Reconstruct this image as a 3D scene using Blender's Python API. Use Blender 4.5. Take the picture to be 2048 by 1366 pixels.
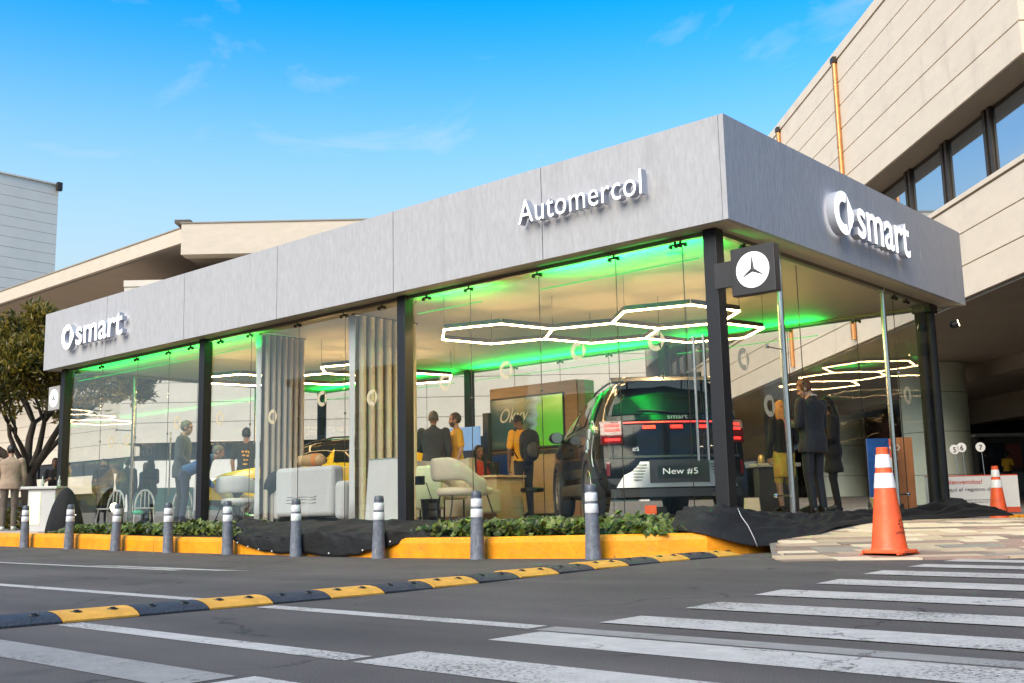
import bpy, bmesh, math, random
import numpy as np
from mathutils import Vector, Matrix, noise
S = bpy.context.scene
for o in list(bpy.data.objects):
    bpy.data.objects.remove(o)
COL = S.collection
rad = math.radians
random.seed(7)

# ------------------------------------------------------------------ camera
CAM = Vector((5.3239, -9.3954, 0.55))
_r = Vector((0.74542637, 0.66625952, -0.02092329))
_u = Vector((0.11910813, -0.10224612, 0.98760265))
_f = Vector((-0.65586034, 0.73867719, 0.15557388))
cd = bpy.data.cameras.new('camera')
cam = bpy.data.objects.new('camera', cd)
COL.objects.link(cam)
cam.matrix_world = Matrix(((_r.x, _u.x, -_f.x, CAM.x), (_r.y, _u.y, -_f.y, CAM.y), (_r.z, _u.z, -_f.z, CAM.z), (0, 0, 0, 1)))
cd.sensor_width = 36
cd.lens = 37.11
cd.clip_start = 0.05
cd.clip_end = 3000
S.camera = cam

# ------------------------------------------------------------------ world, sun, exposure
SUN_TO = Vector((0.06, -0.78, 0.60)).normalized()
w = bpy.data.worlds.new('World')
S.world = w
w.use_nodes = True
nt = w.node_tree
nt.nodes.clear()
N = nt.nodes.new
out = N('ShaderNodeOutputWorld')
bg = N('ShaderNodeBackground')
sky = N('ShaderNodeTexSky')
sky.sky_type = 'NISHITA'
sky.sun_disc = False
sky.sun_elevation = math.asin(SUN_TO.z)
sky.sun_rotation = math.atan2(SUN_TO.x, SUN_TO.y)
sky.altitude = 2500
sky.air_density = 1.0
sky.dust_density = 0.3
sky.ozone_density = 2.0
hs = N('ShaderNodeHueSaturation')
hs.inputs['Saturation'].default_value = 1.6
hs.inputs['Hue'].default_value = 0.491
hs.inputs['Value'].default_value = 0.86
nt.links.new(sky.outputs[0], hs.inputs['Color'])
# the bright pale air near the horizon, all the way round
tcs = N('ShaderNodeTexCoord')
sep = N('ShaderNodeSeparateXYZ')
nt.links.new(tcs.outputs['Generated'], sep.inputs[0])
hz = N('ShaderNodeMapRange')
hz.interpolation_type = 'SMOOTHSTEP'
hz.inputs['From Min'].default_value = 0.17
hz.inputs['From Max'].default_value = 0.47
hz.inputs['To Min'].default_value = 1.0
hz.inputs['To Max'].default_value = 0.0
nt.links.new(sep.outputs['Z'], hz.inputs['Value'])
hm = N('ShaderNodeMix')
hm.data_type = 'RGBA'
hm.inputs['B'].default_value = (1.32, 1.74, 1.92, 1)
nt.links.new(hz.outputs[0], hm.inputs['Factor'])
nt.links.new(hs.outputs[0], hm.inputs['A'])
# thin wisps of cloud
tc = N('ShaderNodeTexCoord')
mp = N('ShaderNodeMapping')
mp.inputs['Scale'].default_value = (2.2, 2.2, 5.0)
mp.inputs['Location'].default_value = (3.78, 0.2, 0.8)
mp.inputs['Rotation'].default_value = (0, 0, rad(-12.5))
nz = N('ShaderNodeTexNoise')
nz.inputs['Scale'].default_value = 2.2
nz.inputs['Detail'].default_value = 7
nz.inputs['Roughness'].default_value = 0.55
nz.inputs['Distortion'].default_value = 0.6
cr = N('ShaderNodeValToRGB')
cr.color_ramp.elements[0].position = 0.56
cr.color_ramp.elements[0].color = (0, 0, 0, 1)
cr.color_ramp.elements[1].position = 0.82
cr.color_ramp.elements[1].color = (0.6, 0.6, 0.6, 1)
mx = N('ShaderNodeMix')
mx.data_type = 'RGBA'
mx.inputs['B'].default_value = (1.8, 1.92, 1.98, 1)
nt.links.new(tc.outputs['Generated'], mp.inputs['Vector'])
nt.links.new(mp.outputs[0], nz.inputs['Vector'])
nt.links.new(nz.outputs['Fac'], cr.inputs['Fac'])
nt.links.new(cr.outputs['Color'], mx.inputs['Factor'])
nt.links.new(hm.outputs['Result'], mx.inputs['A'])
nt.links.new(mx.outputs['Result'], bg.inputs['Color'])
bg.inputs['Strength'].default_value = 0.15
nt.links.new(bg.outputs[0], out.inputs['Surface'])

sd = bpy.data.lights.new('sun', 'SUN')
sd.energy = 2.0
sd.angle = rad(48)
sd.color = (1.0, 0.87, 0.64)
so = bpy.data.objects.new('sun', sd)
COL.objects.link(so)
so.location = (0, -20, 30)
so.rotation_euler = (-SUN_TO).to_track_quat('-Z', 'Y').to_euler()

S.view_settings.view_transform = 'Standard'
S.view_settings.look = 'None'
S.view_settings.gamma = 1
S.view_settings.exposure = 1.62
S.view_settings.use_curve_mapping = False
S.cycles.use_denoising = True
S.cycles.transparent_max_bounces = 28
S.cycles.max_bounces = 8
S.cycles.glossy_bounces = 4
S.cycles.diffuse_bounces = 4
S.cycles.sample_clamp_indirect = 6
S.cycles.caustics_reflective = False
S.cycles.caustics_refractive = False

# ------------------------------------------------------------------ helpers
WM = {}


def V(*a):
    return Vector(a)


class MB:
    def __init__(s):
        s.v = []
        s.f = []
        s.m = []

    def add(s, vs, fs, mi=0):
        b = len(s.v)
        s.v.extend([tuple(q) for q in vs])
        s.f.extend([tuple(i + b for i in f) for f in fs])
        s.m.extend([mi] * len(fs))
        return s

    def box(s, x0, x1, y0, y1, z0, z1, mi=0):
        vs = [(x, y, z) for z in (z0, z1) for y in (y0, y1) for x in (x0, x1)]
        return s.add(vs, [(0, 2, 3, 1), (4, 5, 7, 6), (0, 1, 5, 4), (2, 6, 7, 3), (0, 4, 6, 2), (1, 3, 7, 5)], mi)

    def obox(s, c, ax, ay, az, mi=0):
        c, ax, ay, az = map(Vector, (c, ax, ay, az))
        vs = [c + ax * i + ay * j + az * k for k in (-1, 1) for j in (-1, 1) for i in (-1, 1)]
        return s.add(vs, [(0, 2, 3, 1), (4, 5, 7, 6), (0, 1, 5, 4), (2, 6, 7, 3), (0, 4, 6, 2), (1, 3, 7, 5)], mi)

    def tube(s, pts, r, n=8, closed=False, mi=0, flat=None):
        pts = [Vector(p) for p in pts]
        rs = list(r) if hasattr(r, '__len__') else [r] * len(pts)
        L = len(pts)
        vs = []
        up = None
        for i, p in enumerate(pts):
            a = pts[(i - 1) % L] if (closed or i > 0) else p
            b = pts[(i + 1) % L] if (closed or i < L - 1) else p
            t = (b - a)
            t = t.normalized() if t.length > 1e-9 else Vector((0, 0, 1))
            if up is None:
                up = Vector((0, 0, 1)) if abs(t.z) < 0.9 else Vector((1, 0, 0))
            e1 = t.cross(up)
            e1 = e1.normalized() if e1.length > 1e-6 else t.orthogonal().normalized()
            e2 = e1.cross(t).normalized()
            up = e2
            for k in range(n):
                an = 2 * math.pi * k / n
                vs.append(p + e1 * (rs[i] * math.cos(an)) + e2 * (rs[i] * math.sin(an) * (flat or 1)))
        fs = []
        R = L if closed else L - 1
        for i in range(R):
            j = (i + 1) % L
            for k in range(n):
                l = (k + 1) % n
                fs.append((i * n + k, i * n + l, j * n + l, j * n + k))
        if not closed:
            fs.append(tuple(range(n - 1, -1, -1)))
            fs.append(tuple((L - 1) * n + k for k in range(n)))
        return s.add(vs, fs, mi)

    def lathe(s, prof, c=(0, 0, 0), n=20, mi=0, ax=None, cap=True):
        c = Vector(c)
        M = Matrix.Identity(3) if ax is None else Vector((0, 0, 1)).rotation_difference(Vector(ax)).to_matrix()
        vs = []
        for r, z in prof:
            for k in range(n):
                a = 2 * math.pi * k / n
                vs.append(c + M @ Vector((r * math.cos(a), r * math.sin(a), z)))
        fs = []
        for i in range(len(prof) - 1):
            for k in range(n):
                l = (k + 1) % n
                fs.append((i * n + k, i * n + l, (i + 1) * n + l, (i + 1) * n + k))
        if cap:
            fs.append(tuple(range(n - 1, -1, -1)))
            fs.append(tuple((len(prof) - 1) * n + k for k in range(n)))
        return s.add(vs, fs, mi)

    def prism(s, poly, d, mi=0):
        poly = [Vector(p) for p in poly]
        d = Vector(d)
        n = len(poly)
        return s.add(poly + [p + d for p in poly], [tuple(range(n - 1, -1, -1)), tuple(range(n, 2 * n))] +
                     [(i, (i + 1) % n, (i + 1) % n + n, i + n) for i in range(n)], mi)

    def ell(s, c, r, nu=14, nv=9, mi=0, M=None, fn=None):
        c = Vector(c)
        vs = []
        for j in range(nv + 1):
            th = math.pi * j / nv
            for i in range(nu):
                ph = 2 * math.pi * i / nu
                p = Vector((r[0] * math.sin(th) * math.cos(ph), r[1] * math.sin(th) * math.sin(ph), r[2] * math.cos(th)))
                if fn:
                    p = fn(p)
                if M:
                    p = M @ p
                vs.append(c + p)
        fs = []
        for j in range(nv):
            for i in range(nu):
                k = (i + 1) % nu
                fs.append((j * nu + i, (j + 1) * nu + i, (j + 1) * nu + k, j * nu + k))
        return s.add(vs, fs, mi)

    def grid(s, fn, nu, nv, mi=0):
        vs = [fn(i / nu, j / nv) for j in range(nv + 1) for i in range(nu + 1)]
        W = nu + 1
        return s.add(vs, [(j * W + i, j * W + i + 1, (j + 1) * W + i + 1, (j + 1) * W + i) for j in range(nv) for i in range(nu)], mi)

    def xf(s, M):
        s.v = [tuple(M @ Vector(p)) for p in s.v]
        return s


def mesh_of(name, mb, mats, smooth=False):
    me = bpy.data.meshes.new(name)
    me.from_pydata(mb.v, [], mb.f)
    for m in (mats if isinstance(mats, (list, tuple)) else [mats]):
        me.materials.append(m)
    if any(mb.m):
        me.polygons.foreach_set('material_index', mb.m)
    me.validate()
    bm = bmesh.new()
    bm.from_mesh(me)
    bmesh.ops.recalc_face_normals(bm, faces=bm.faces)
    bm.to_mesh(me)
    bm.free()
    if smooth:
        me.polygons.foreach_set('use_smooth', [True] * len(me.polygons))
        if smooth is not True:
            me.set_sharp_from_angle(angle=rad(smooth))
    me.update()
    return me


def link(name, me, parent=None, loc=None, rz=0, **props):
    o = bpy.data.objects.new(name, me)
    COL.objects.link(o)
    if parent is not None:
        o.parent = parent
    M = Matrix.Identity(4)
    if loc is not None:
        o.location = loc
        o.rotation_euler = (0, 0, rz)
        M = Matrix.Translation(Vector(loc)) @ Matrix.Rotation(rz, 4, 'Z')
    WM[o] = (WM[parent] if parent is not None else Matrix.Identity(4)) @ M
    for k, v in props.items():
        if v is not None:
            o[k] = v
    return o


def obj(name, mb, mats, parent=None, smooth=False, bevel=0, w=True, **props):
    """one mesh object; w: the verts are world coordinates (moved into the parent's frame)"""
    if parent is not None and w:
        mb.xf(WM[parent].inverted())
    o = link(name, mesh_of(name, mb, mats, smooth), parent, **props)
    if bevel:
        b = o.modifiers.new('bevel', 'BEVEL')
        b.width = bevel
        b.segments = 2
        b.limit_method = 'ANGLE'
        b.angle_limit = rad(40)
    return o


def thing(name, label, cat, loc=(0, 0, 0), rz=0, group=None):
    return link(name, None, None, loc, rz, label=label, category=cat, group=group)


def solo(name, mb, mats, label, cat, loc=None, group=None, **k):
    """a thing that is a single mesh, origin at its base"""
    if loc is None:
        a = np.array(mb.v)
        loc = Vector(((a[:, 0].min() + a[:, 0].max()) / 2, (a[:, 1].min() + a[:, 1].max()) / 2, a[:, 2].min()))
    mb.xf(Matrix.Translation(-Vector(loc)))
    o = obj(name, mb, mats, None, label=label, category=cat, group=group, **k)
    o.location = loc
    WM[o] = Matrix.Translation(Vector(loc))
    return o


def copy_tree(o, loc, rz=None, label=None, parent=None):
    c = o.copy()
    COL.objects.link(c)
    if parent is not None:
        c.parent = parent
    else:
        c.location = loc
        if rz is not None:
            c.rotation_euler = (0, 0, rz)
        if label:
            c['label'] = label
        WM[c] = Matrix.Translation(Vector(loc)) @ Matrix.Rotation(c.rotation_euler[2], 4, 'Z')
    for ch in o.children:
        copy_tree(ch, None, parent=c)
    return c


# ------------------------------------------------------------------ materials
def M(name, col, rough=0.6, metal=0.0, var=0.08, scale=6, bump=0.0, bscale=60, stretch=(1, 1, 1), emit=None, es=1.0, spec=0.5, coat=0.0, sheen=0.0):
    m = bpy.data.materials.new(name)
    m.use_nodes = True
    t = m.node_tree
    b = t.nodes['Principled BSDF']
    b.inputs['Roughness'].default_value = rough
    b.inputs['Metallic'].default_value = metal
    b.inputs['Specular IOR Level'].default_value = spec
    b.inputs['Coat Weight'].default_value = coat
    b.inputs['Sheen Weight'].default_value = sheen
    c = (*col, 1)
    tcn = t.nodes.new('ShaderNodeTexCoord')
    mpn = t.nodes.new('ShaderNodeMapping')
    mpn.inputs['Scale'].default_value = stretch
    t.links.new(tcn.outputs['Object'], mpn.inputs['Vector'])
    if var:
        n = t.nodes.new('ShaderNodeTexNoise')
        n.inputs['Scale'].default_value = scale
        n.inputs['Detail'].default_value = 5
        n.inputs['Roughness'].default_value = 0.6
        t.links.new(mpn.outputs[0], n.inputs['Vector'])
        mr = t.nodes.new('ShaderNodeMapRange')
        mr.inputs['From Min'].default_value = 0.3
        mr.inputs['From Max'].default_value = 0.7
        mr.inputs['To Min'].default_value = 1 - var
        mr.inputs['To Max'].default_value = 1 + var
        t.links.new(n.outputs['Fac'], mr.inputs['Value'])
        mu = t.nodes.new('ShaderNodeMix')
        mu.data_type = 'RGBA'
        mu.blend_type = 'MULTIPLY'
        mu.inputs['Factor'].default_value = 1
        mu.inputs['A'].default_value = c
        t.links.new(mr.outputs[0], mu.inputs['B'])
        t.links.new(mu.outputs['Result'], b.inputs['Base Color'])
    else:
        b.inputs['Base Color'].default_value = c
    if bump:
        n2 = t.nodes.new('ShaderNodeTexNoise')
        n2.inputs['Scale'].default_value = bscale
        n2.inputs['Detail'].default_value = 4
        t.links.new(mpn.outputs[0], n2.inputs['Vector'])
        bu = t.nodes.new('ShaderNodeBump')
        bu.inputs['Strength'].default_value = bump
        bu.inputs['Distance'].default_value = 0.02
        t.links.new(n2.outputs['Fac'], bu.inputs['Height'])
        t.links.new(bu.outputs[0], b.inputs['Normal'])
    if emit:
        b.inputs['Emission Color'].default_value = (*emit, 1)
        b.inputs['Emission Strength'].default_value = es
    return m


def glass_mat(name, tint=(0.975, 0.985, 0.978), ior=1.6, dirt=0.0):
    m = bpy.data.materials.new(name)
    m.use_nodes = True
    t = m.node_tree
    t.nodes.clear()
    o = t.nodes.new('ShaderNodeOutputMaterial')
    tr = t.nodes.new('ShaderNodeBsdfTransparent')
    tr.inputs[0].default_value = (*tint, 1)
    gl = t.nodes.new('ShaderNodeBsdfGlossy')
    gl.inputs['Roughness'].default_value = 0.0
    fr = t.nodes.new('ShaderNodeFresnel')
    fr.inputs['IOR'].default_value = ior
    ge = t.nodes.new('ShaderNodeNewGeometry')
    sb = t.nodes.new('ShaderNodeMath')
    sb.operation = 'SUBTRACT'
    sb.inputs[0].default_value = 1
    t.links.new(ge.outputs['Backfacing'], sb.inputs[1])
    mu = t.nodes.new('ShaderNodeMath')
    mu.operation = 'MULTIPLY'
    t.links.new(fr.outputs[0], mu.inputs[0])
    t.links.new(sb.outputs[0], mu.inputs[1])
    mi = t.nodes.new('ShaderNodeMixShader')
    t.links.new(mu.outputs[0], mi.inputs[0])
    t.links.new(tr.outputs[0], mi.inputs[1])
    t.links.new(gl.outputs[0], mi.inputs[2])
    # faint waviness so that the mirrored town is not razor sharp
    n = t.nodes.new('ShaderNodeTexNoise')
    n.inputs['Scale'].default_value = 1.3
    tcn = t.nodes.new('ShaderNodeTexCoord')
    t.links.new(tcn.outputs['Object'], n.inputs['Vector'])
    bu = t.nodes.new('ShaderNodeBump')
    bu.inputs['Strength'].default_value = 0.004
    bu.inputs['Distance'].default_value = 0.3
    t.links.new(n.outputs['Fac'], bu.inputs['Height'])
    t.links.new(bu.outputs[0], gl.inputs['Normal'])
    t.links.new(mi.outputs[0], o.inputs['Surface'])
    return m


def emis(name, col, s):
    m = bpy.data.materials.new(name)
    m.use_nodes = True
    t = m.node_tree
    t.nodes.clear()
    o = t.nodes.new('ShaderNodeOutputMaterial')
    e = t.nodes.new('ShaderNodeEmission')
    e.inputs[0].default_value = (*col, 1)
    e.inputs[1].default_value = s
    t.links.new(e.outputs[0], o.inputs[0])
    return m


def asphalt_mat():
    m = M('asphalt', (0.062, 0.057, 0.054), rough=0.85, var=0.0)
    t = m.node_tree
    b = t.nodes['Principled BSDF']
    tcn = t.nodes.new('ShaderNodeTexCoord')
    def noise_(sc, det=4, rough=.6, vec=None):
        n = t.nodes.new('ShaderNodeTexNoise')
        n.inputs['Scale'].default_value = sc
        n.inputs['Detail'].default_value = det
        n.inputs['Roughness'].default_value = rough
        t.links.new(vec or tcn.outputs['Object'], n.inputs['Vector'])
        return n
    def mr(src, a, b_, c, d):
        q = t.nodes.new('ShaderNodeMapRange')
        for i, v in zip(('From Min', 'From Max', 'To Min', 'To Max'), (a, b_, c, d)):
            q.inputs[i].default_value = v
        t.links.new(src, q.inputs['Value'])
        return q.outputs[0]
    def mul(a, b_):
        q = t.nodes.new('ShaderNodeMath')
        q.operation = 'MULTIPLY'
        t.links.new(a, q.inputs[0])
        t.links.new(b_, q.inputs[1])
        return q.outputs[0]
    fine = mr(noise_(160, 3, .8).outputs['Fac'], .3, .7, .36, 1.8)
    big = mr(noise_(.5, 6).outputs['Fac'], .3, .7, .74, 1.28)
    mp_ = t.nodes.new('ShaderNodeMapping')
    mp_.inputs['Scale'].default_value = (.25, 2.2, 1)
    t.links.new(tcn.outputs['Object'], mp_.inputs[0])
    tyre = mr(noise_(.9, 3, .5, mp_.outputs[0]).outputs['Fac'], .35, .65, .80, 1.14)
    # cracks: thin lines where a distorted voronoi's cells meet, only in patches
    ds = noise_(2.5, 6)
    ad = t.nodes.new('ShaderNodeVectorMath')
    ad.operation = 'ADD'
    sc_ = t.nodes.new('ShaderNodeVectorMath')
    sc_.operation = 'SCALE'
    sc_.inputs['Scale'].default_value = .55
    t.links.new(ds.outputs['Color'], sc_.inputs[0])
    t.links.new(tcn.outputs['Object'], ad.inputs[0])
    t.links.new(sc_.outputs[0], ad.inputs[1])
    vo = t.nodes.new('ShaderNodeTexVoronoi')
    vo.feature = 'DISTANCE_TO_EDGE'
    vo.inputs['Scale'].default_value = .42
    t.links.new(ad.outputs[0], vo.inputs['Vector'])
    ck = mr(vo.outputs['Distance'], 0.002, 0.008, 1, 0)
    msk = mr(noise_(.6, 3).outputs['Fac'], .47, .53, 0, .9)
    crack = mul(ck, msk)
    inv = mr(crack, 0, 1, 1, .35)
    grit = mr(noise_(420, 2, .5).outputs['Fac'], .62, .72, 1, 1.9)
    oil = mr(noise_(1.15, 3, .45).outputs['Fac'], .66, .74, 1, .62)
    val = mul(mul(mul(mul(mul(fine, big), tyre), inv), grit), oil)
    mu = t.nodes.new('ShaderNodeMix')
    mu.data_type = 'RGBA'
    mu.blend_type = 'MULTIPLY'
    mu.inputs['Factor'].default_value = 1
    mu.inputs['A'].default_value = (0.073, 0.061, 0.055, 1)
    t.links.new(val, mu.inputs['B'])
    t.links.new(mu.outputs['Result'], b.inputs['Base Color'])
    bu = t.nodes.new('ShaderNodeBump')
    bu.inputs['Strength'].default_value = .5
    bu.inputs['Distance'].default_value = .006
    t.links.new(noise_(140, 2).outputs['Fac'], bu.inputs['Height'])
    t.links.new(bu.outputs[0], b.inputs['Normal'])
    return m


def paint_mat(name, col, wear=.5, under=(0.073, 0.061, 0.055)):
    """road paint: worn through to the asphalt in specks, patches and cracks"""
    m = M(name, col, rough=.75, var=0)
    t = m.node_tree
    b = t.nodes['Principled BSDF']
    tcn = t.nodes.new('ShaderNodeTexCoord')
    ge = t.nodes.new('ShaderNodeNewGeometry')
    pos = ge.outputs['Position']
    def nz_(s, d=5, r=.65):
        n = t.nodes.new('ShaderNodeTexNoise')
        n.inputs['Scale'].default_value = s
        n.inputs['Detail'].default_value = d
        n.inputs['Roughness'].default_value = r
        t.links.new(pos, n.inputs['Vector'])
        return n
    a = nz_(55, 4, .75)
    c = nz_(1.1, 5, .6)
    ad = t.nodes.new('ShaderNodeMath')
    ad.operation = 'MULTIPLY_ADD'
    ad.inputs[1].default_value = .55
    t.links.new(c.outputs['Fac'], ad.inputs[0])
    t.links.new(a.outputs['Fac'], ad.inputs[2])
    mr = t.nodes.new('ShaderNodeMapRange')
    mr.inputs['From Min'].default_value = .56 + .22 * wear
    mr.inputs['From Max'].default_value = .44 + .22 * wear
    t.links.new(ad.outputs[0], mr.inputs['Value'])
    ds = nz_(2.2, 6)
    sc_ = t.nodes.new('ShaderNodeVectorMath')
    sc_.operation = 'SCALE'
    sc_.inputs['Scale'].default_value = .6
    t.links.new(ds.outputs['Color'], sc_.inputs[0])
    a2 = t.nodes.new('ShaderNodeVectorMath')
    t.links.new(pos, a2.inputs[0])
    t.links.new(sc_.outputs[0], a2.inputs[1])
    vo = t.nodes.new('ShaderNodeTexVoronoi')
    vo.feature = 'DISTANCE_TO_EDGE'
    vo.inputs['Scale'].default_value = .8
    t.links.new(a2.outputs[0], vo.inputs['Vector'])
    ck = t.nodes.new('ShaderNodeMapRange')
    ck.inputs['From Min'].default_value = .002
    ck.inputs['From Max'].default_value = .007
    ck.inputs['To Min'].default_value = .9
    ck.inputs['To Max'].default_value = 0
    t.links.new(vo.outputs['Distance'], ck.inputs['Value'])
    mm = nz_(.7, 2)
    mk = t.nodes.new('ShaderNodeMapRange')
    mk.inputs['From Min'].default_value = .48
    mk.inputs['From Max'].default_value = .54
    t.links.new(mm.outputs['Fac'], mk.inputs['Value'])
    ml = t.nodes.new('ShaderNodeMath')
    ml.operation = 'MULTIPLY'
    t.links.new(ck.outputs[0], ml.inputs[0])
    t.links.new(mk.outputs[0], ml.inputs[1])
    mxm = t.nodes.new('ShaderNodeMath')
    mxm.operation = 'MAXIMUM'
    t.links.new(mr.outputs[0], mxm.inputs[0])
    t.links.new(ml.outputs[0], mxm.inputs[1])
    g = nz_(9, 5)
    gm = t.nodes.new('ShaderNodeMapRange')
    gm.inputs['From Min'].default_value = .3
    gm.inputs['From Max'].default_value = .7
    gm.inputs['To Min'].default_value = .82
    gm.inputs['To Max'].default_value = 1.1
    t.links.new(g.outputs['Fac'], gm.inputs['Value'])
    mu = t.nodes.new('ShaderNodeMix')
    mu.data_type = 'RGBA'
    mu.blend_type = 'MULTIPLY'
    mu.inputs['Factor'].default_value = 1
    mu.inputs['A'].default_value = (*col, 1)
    t.links.new(gm.outputs[0], mu.inputs['B'])
    mx_ = t.nodes.new('ShaderNodeMix')
    mx_.data_type = 'RGBA'
    mx_.inputs['B'].default_value = (*under, 1)
    t.links.new(mu.outputs['Result'], mx_.inputs['A'])
    t.links.new(mxm.outputs[0], mx_.inputs['Factor'])
    t.links.new(mx_.outputs['Result'], b.inputs['Base Color'])
    return m


def add_spots(m, col, scale, lo, hi, amt=1.0, stretch=(1, 1, 1), detail=4):
    """chips, scuffs or dirt with their own ragged shapes"""
    t = m.node_tree
    b = t.nodes['Principled BSDF']
    src = b.inputs['Base Color'].links[0].from_socket if b.inputs['Base Color'].links else None
    tcn = t.nodes.new('ShaderNodeTexCoord')
    mpn = t.nodes.new('ShaderNodeMapping')
    mpn.inputs['Scale'].default_value = stretch
    t.links.new(tcn.outputs['Object'], mpn.inputs[0])
    n = t.nodes.new('ShaderNodeTexNoise')
    n.inputs['Scale'].default_value = scale
    n.inputs['Detail'].default_value = detail
    n.inputs['Roughness'].default_value = .65
    t.links.new(mpn.outputs[0], n.inputs['Vector'])
    r_ = t.nodes.new('ShaderNodeMapRange')
    r_.inputs['From Min'].default_value = lo
    r_.inputs['From Max'].default_value = hi
    r_.inputs['To Max'].default_value = amt
    t.links.new(n.outputs['Fac'], r_.inputs['Value'])
    x = t.nodes.new('ShaderNodeMix')
    x.data_type = 'RGBA'
    x.inputs['B'].default_value = (*col, 1)
    t.links.new(r_.outputs[0], x.inputs['Factor'])
    if src:
        t.links.new(src, x.inputs['A'])
    else:
        x.inputs['A'].default_value = b.inputs['Base Color'].default_value
    t.links.new(x.outputs['Result'], b.inputs['Base Color'])


def text_mesh(s, size, depth, sharp=20, bevel=0.0, spacing=1.0, res=4):
    """the built-in font turned into a mesh; front face at z = depth / 2"""
    cu = bpy.data.curves.new('lettering', 'FONT')
    cu.body = s
    cu.size = size
    cu.extrude = depth / 2
    cu.space_character = spacing
    cu.resolution_u = res
    if bevel:
        cu.offset = bevel
    o = bpy.data.objects.new('lettering', cu)
    COL.objects.link(o)
    me = bpy.data.meshes.new_from_object(o.evaluated_get(bpy.context.evaluated_depsgraph_get()))
    bpy.data.objects.remove(o)
    bpy.data.curves.remove(cu)
    mb = MB()
    mb.add([v.co for v in me.vertices], [tuple(p.vertices) for p in me.polygons])
    bpy.data.meshes.remove(me)
    return mb


def islands(mb):
    par = list(range(len(mb.v)))
    # weld coincident verts so caps and sides belong together
    key = {}
    def find(a):
        while par[a] != a:
            par[a] = par[par[a]]
            a = par[a]
        return a
    for i, p in enumerate(mb.v):
        k = (round(p[0], 5), round(p[1], 5), round(p[2], 5))
        if k in key:
            par[find(i)] = find(key[k])
        else:
            key[k] = i
    for f in mb.f:
        for a in f[1:]:
            par[find(a)] = find(f[0])
    gr = {}
    for f in mb.f:
        gr.setdefault(find(f[0]), []).append(f)
    res = []
    for fs in gr.values():
        ids = sorted({i for f in fs for i in f})
        mp_ = {a: b for b, a in enumerate(ids)}
        q = MB()
        q.add([mb.v[i] for i in ids], [tuple(mp_[i] for i in f) for f in fs])
        res.append(q)
    res.sort(key=lambda q: min(p[0] for p in q.v))
    return res


def letters(mb):
    """one builder per letter: islands that overlap in x (a dot over its stem) stay together"""
    res = []
    for q in islands(mb):
        lo, hi = min(p[0] for p in q.v), max(p[0] for p in q.v)
        if res and lo < res[-1][2] - .5 * min(hi - lo, res[-1][2] - res[-1][1]):
            res[-1][0].add(q.v, q.f)
            res[-1][2] = max(hi, res[-1][2])
        else:
            res.append([q, lo, hi])
    return [r_[0] for r_ in res]


def fit(mb, w=None, h=None):
    """scale to an overall width and height, lower left corner at the origin"""
    a = np.array(mb.v)
    lo, hi = a.min(0), a.max(0)
    sx = w / (hi[0] - lo[0]) if w else 1
    sy = h / (hi[1] - lo[1]) if h else sx
    if not w:
        sx = sy
    mb.v = [((p[0] - lo[0]) * sx, (p[1] - lo[1]) * sy, p[2]) for p in mb.v]
    return mb


def frame(origin, ex, ey):
    ex, ey = Vector(ex).normalized(), Vector(ey).normalized()
    ez = ex.cross(ey)
    m = Matrix((ex, ey, ez)).transposed().to_4x4()
    m.translation = Vector(origin)
    return m


def smoothstep(a, b, x):
    t = min(1, max(0, (x - a) / (b - a)))
    return t * t * (3 - 2 * t)


def lerp_tab(tab, x):
    if x <= tab[0][0]:
        return tab[0][1]
    for (a, p), (b, q) in zip(tab, tab[1:]):
        if x <= b:
            return p + (q - p) * (x - a) / (b - a)
    return tab[-1][1]


# the axes of the place that run with the big building: along the view and across it
VH = Vector((-0.664, 0.748, 0)).normalized()
RH = Vector((0.748, 0.664, 0)).normalized()


def UV(u, v, z=0.0):
    return Vector((CAM.x, CAM.y, 0)) + RH * u + VH * v + Vector((0, 0, z))


def uv_of(x, y):
    d = Vector((x - CAM.x, y - CAM.y, 0))
    return d.dot(RH), d.dot(VH)


GT = [(-40, .06), (-17, .045), (-14, .032), (-12.3, .022), (-10.7, .006), (-9.1, -.006), (-6, -.013), (-4.4, -.013), (-2.8, .001), (-1.2, .027), (-.2, .055), (.6, .068), (1.3, .072), (2.2, .055), (4, .05), (8, .05)]


def ground(x, y):
    return lerp_tab(GT, x) * smoothstep(-5.2, -1.2, y)
# ------------------------------------------------------------------ ground, road, markings
ASPH = asphalt_mat()
PAINT = paint_mat('white_road_paint', (0.46, 0.425, 0.39), .74)
PAINT_OLD = paint_mat('old_grey_road_paint', (0.27, 0.25, 0.23), .66)
LIGHTSTONE = M('pale_pavement', (.42, .37, .33), .8, var=.15, scale=2, bump=.2)
DRIVE = M('grey_driveway', (.13, .115, .10), .85, var=.2, scale=3, bump=.2)

xs = sorted(set([-400, -200, -100, -60] + [-40 + 1.0 * i for i in range(22)] + [-18 + .5 * i for i in range(53)] + [9, 12, 18, 30, 60, 120, 250, 400]))
ys = sorted(set([-400, -200, -100, -60, -30, -20] + [-14 + .5 * i for i in range(37)] + [6, 10, 20, 40, 80, 160, 300, 500]))
mb = MB()
W_ = len(xs)
mb.add([(x, y, ground(x, y)) for y in ys for x in xs], [(j * W_ + i, j * W_ + i + 1, (j + 1) * W_ + i + 1, (j + 1) * W_ + i) for j in range(len(ys) - 1) for i in range(W_ - 1)])
road = obj('road', mb, ASPH, None, True, kind='structure')


def marking(name, x0, x1, y0, y1, mat, skew=0.0, lift=None):
    lift = lift or (.002 if y1 < -5.2 else .005)
    q = MB()
    n = max(2, int((x1 - x0) / .4))
    m_ = max(1, int(abs(y1 - y0) / .4))
    q.grid(lambda a, b: (x0 + (x1 - x0) * a + skew * b, y0 + (y1 - y0) * b, ground(x0 + (x1 - x0) * a, y0 + (y1 - y0) * b) + lift), n, m_)
    return obj(name, q, mat, road)


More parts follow.
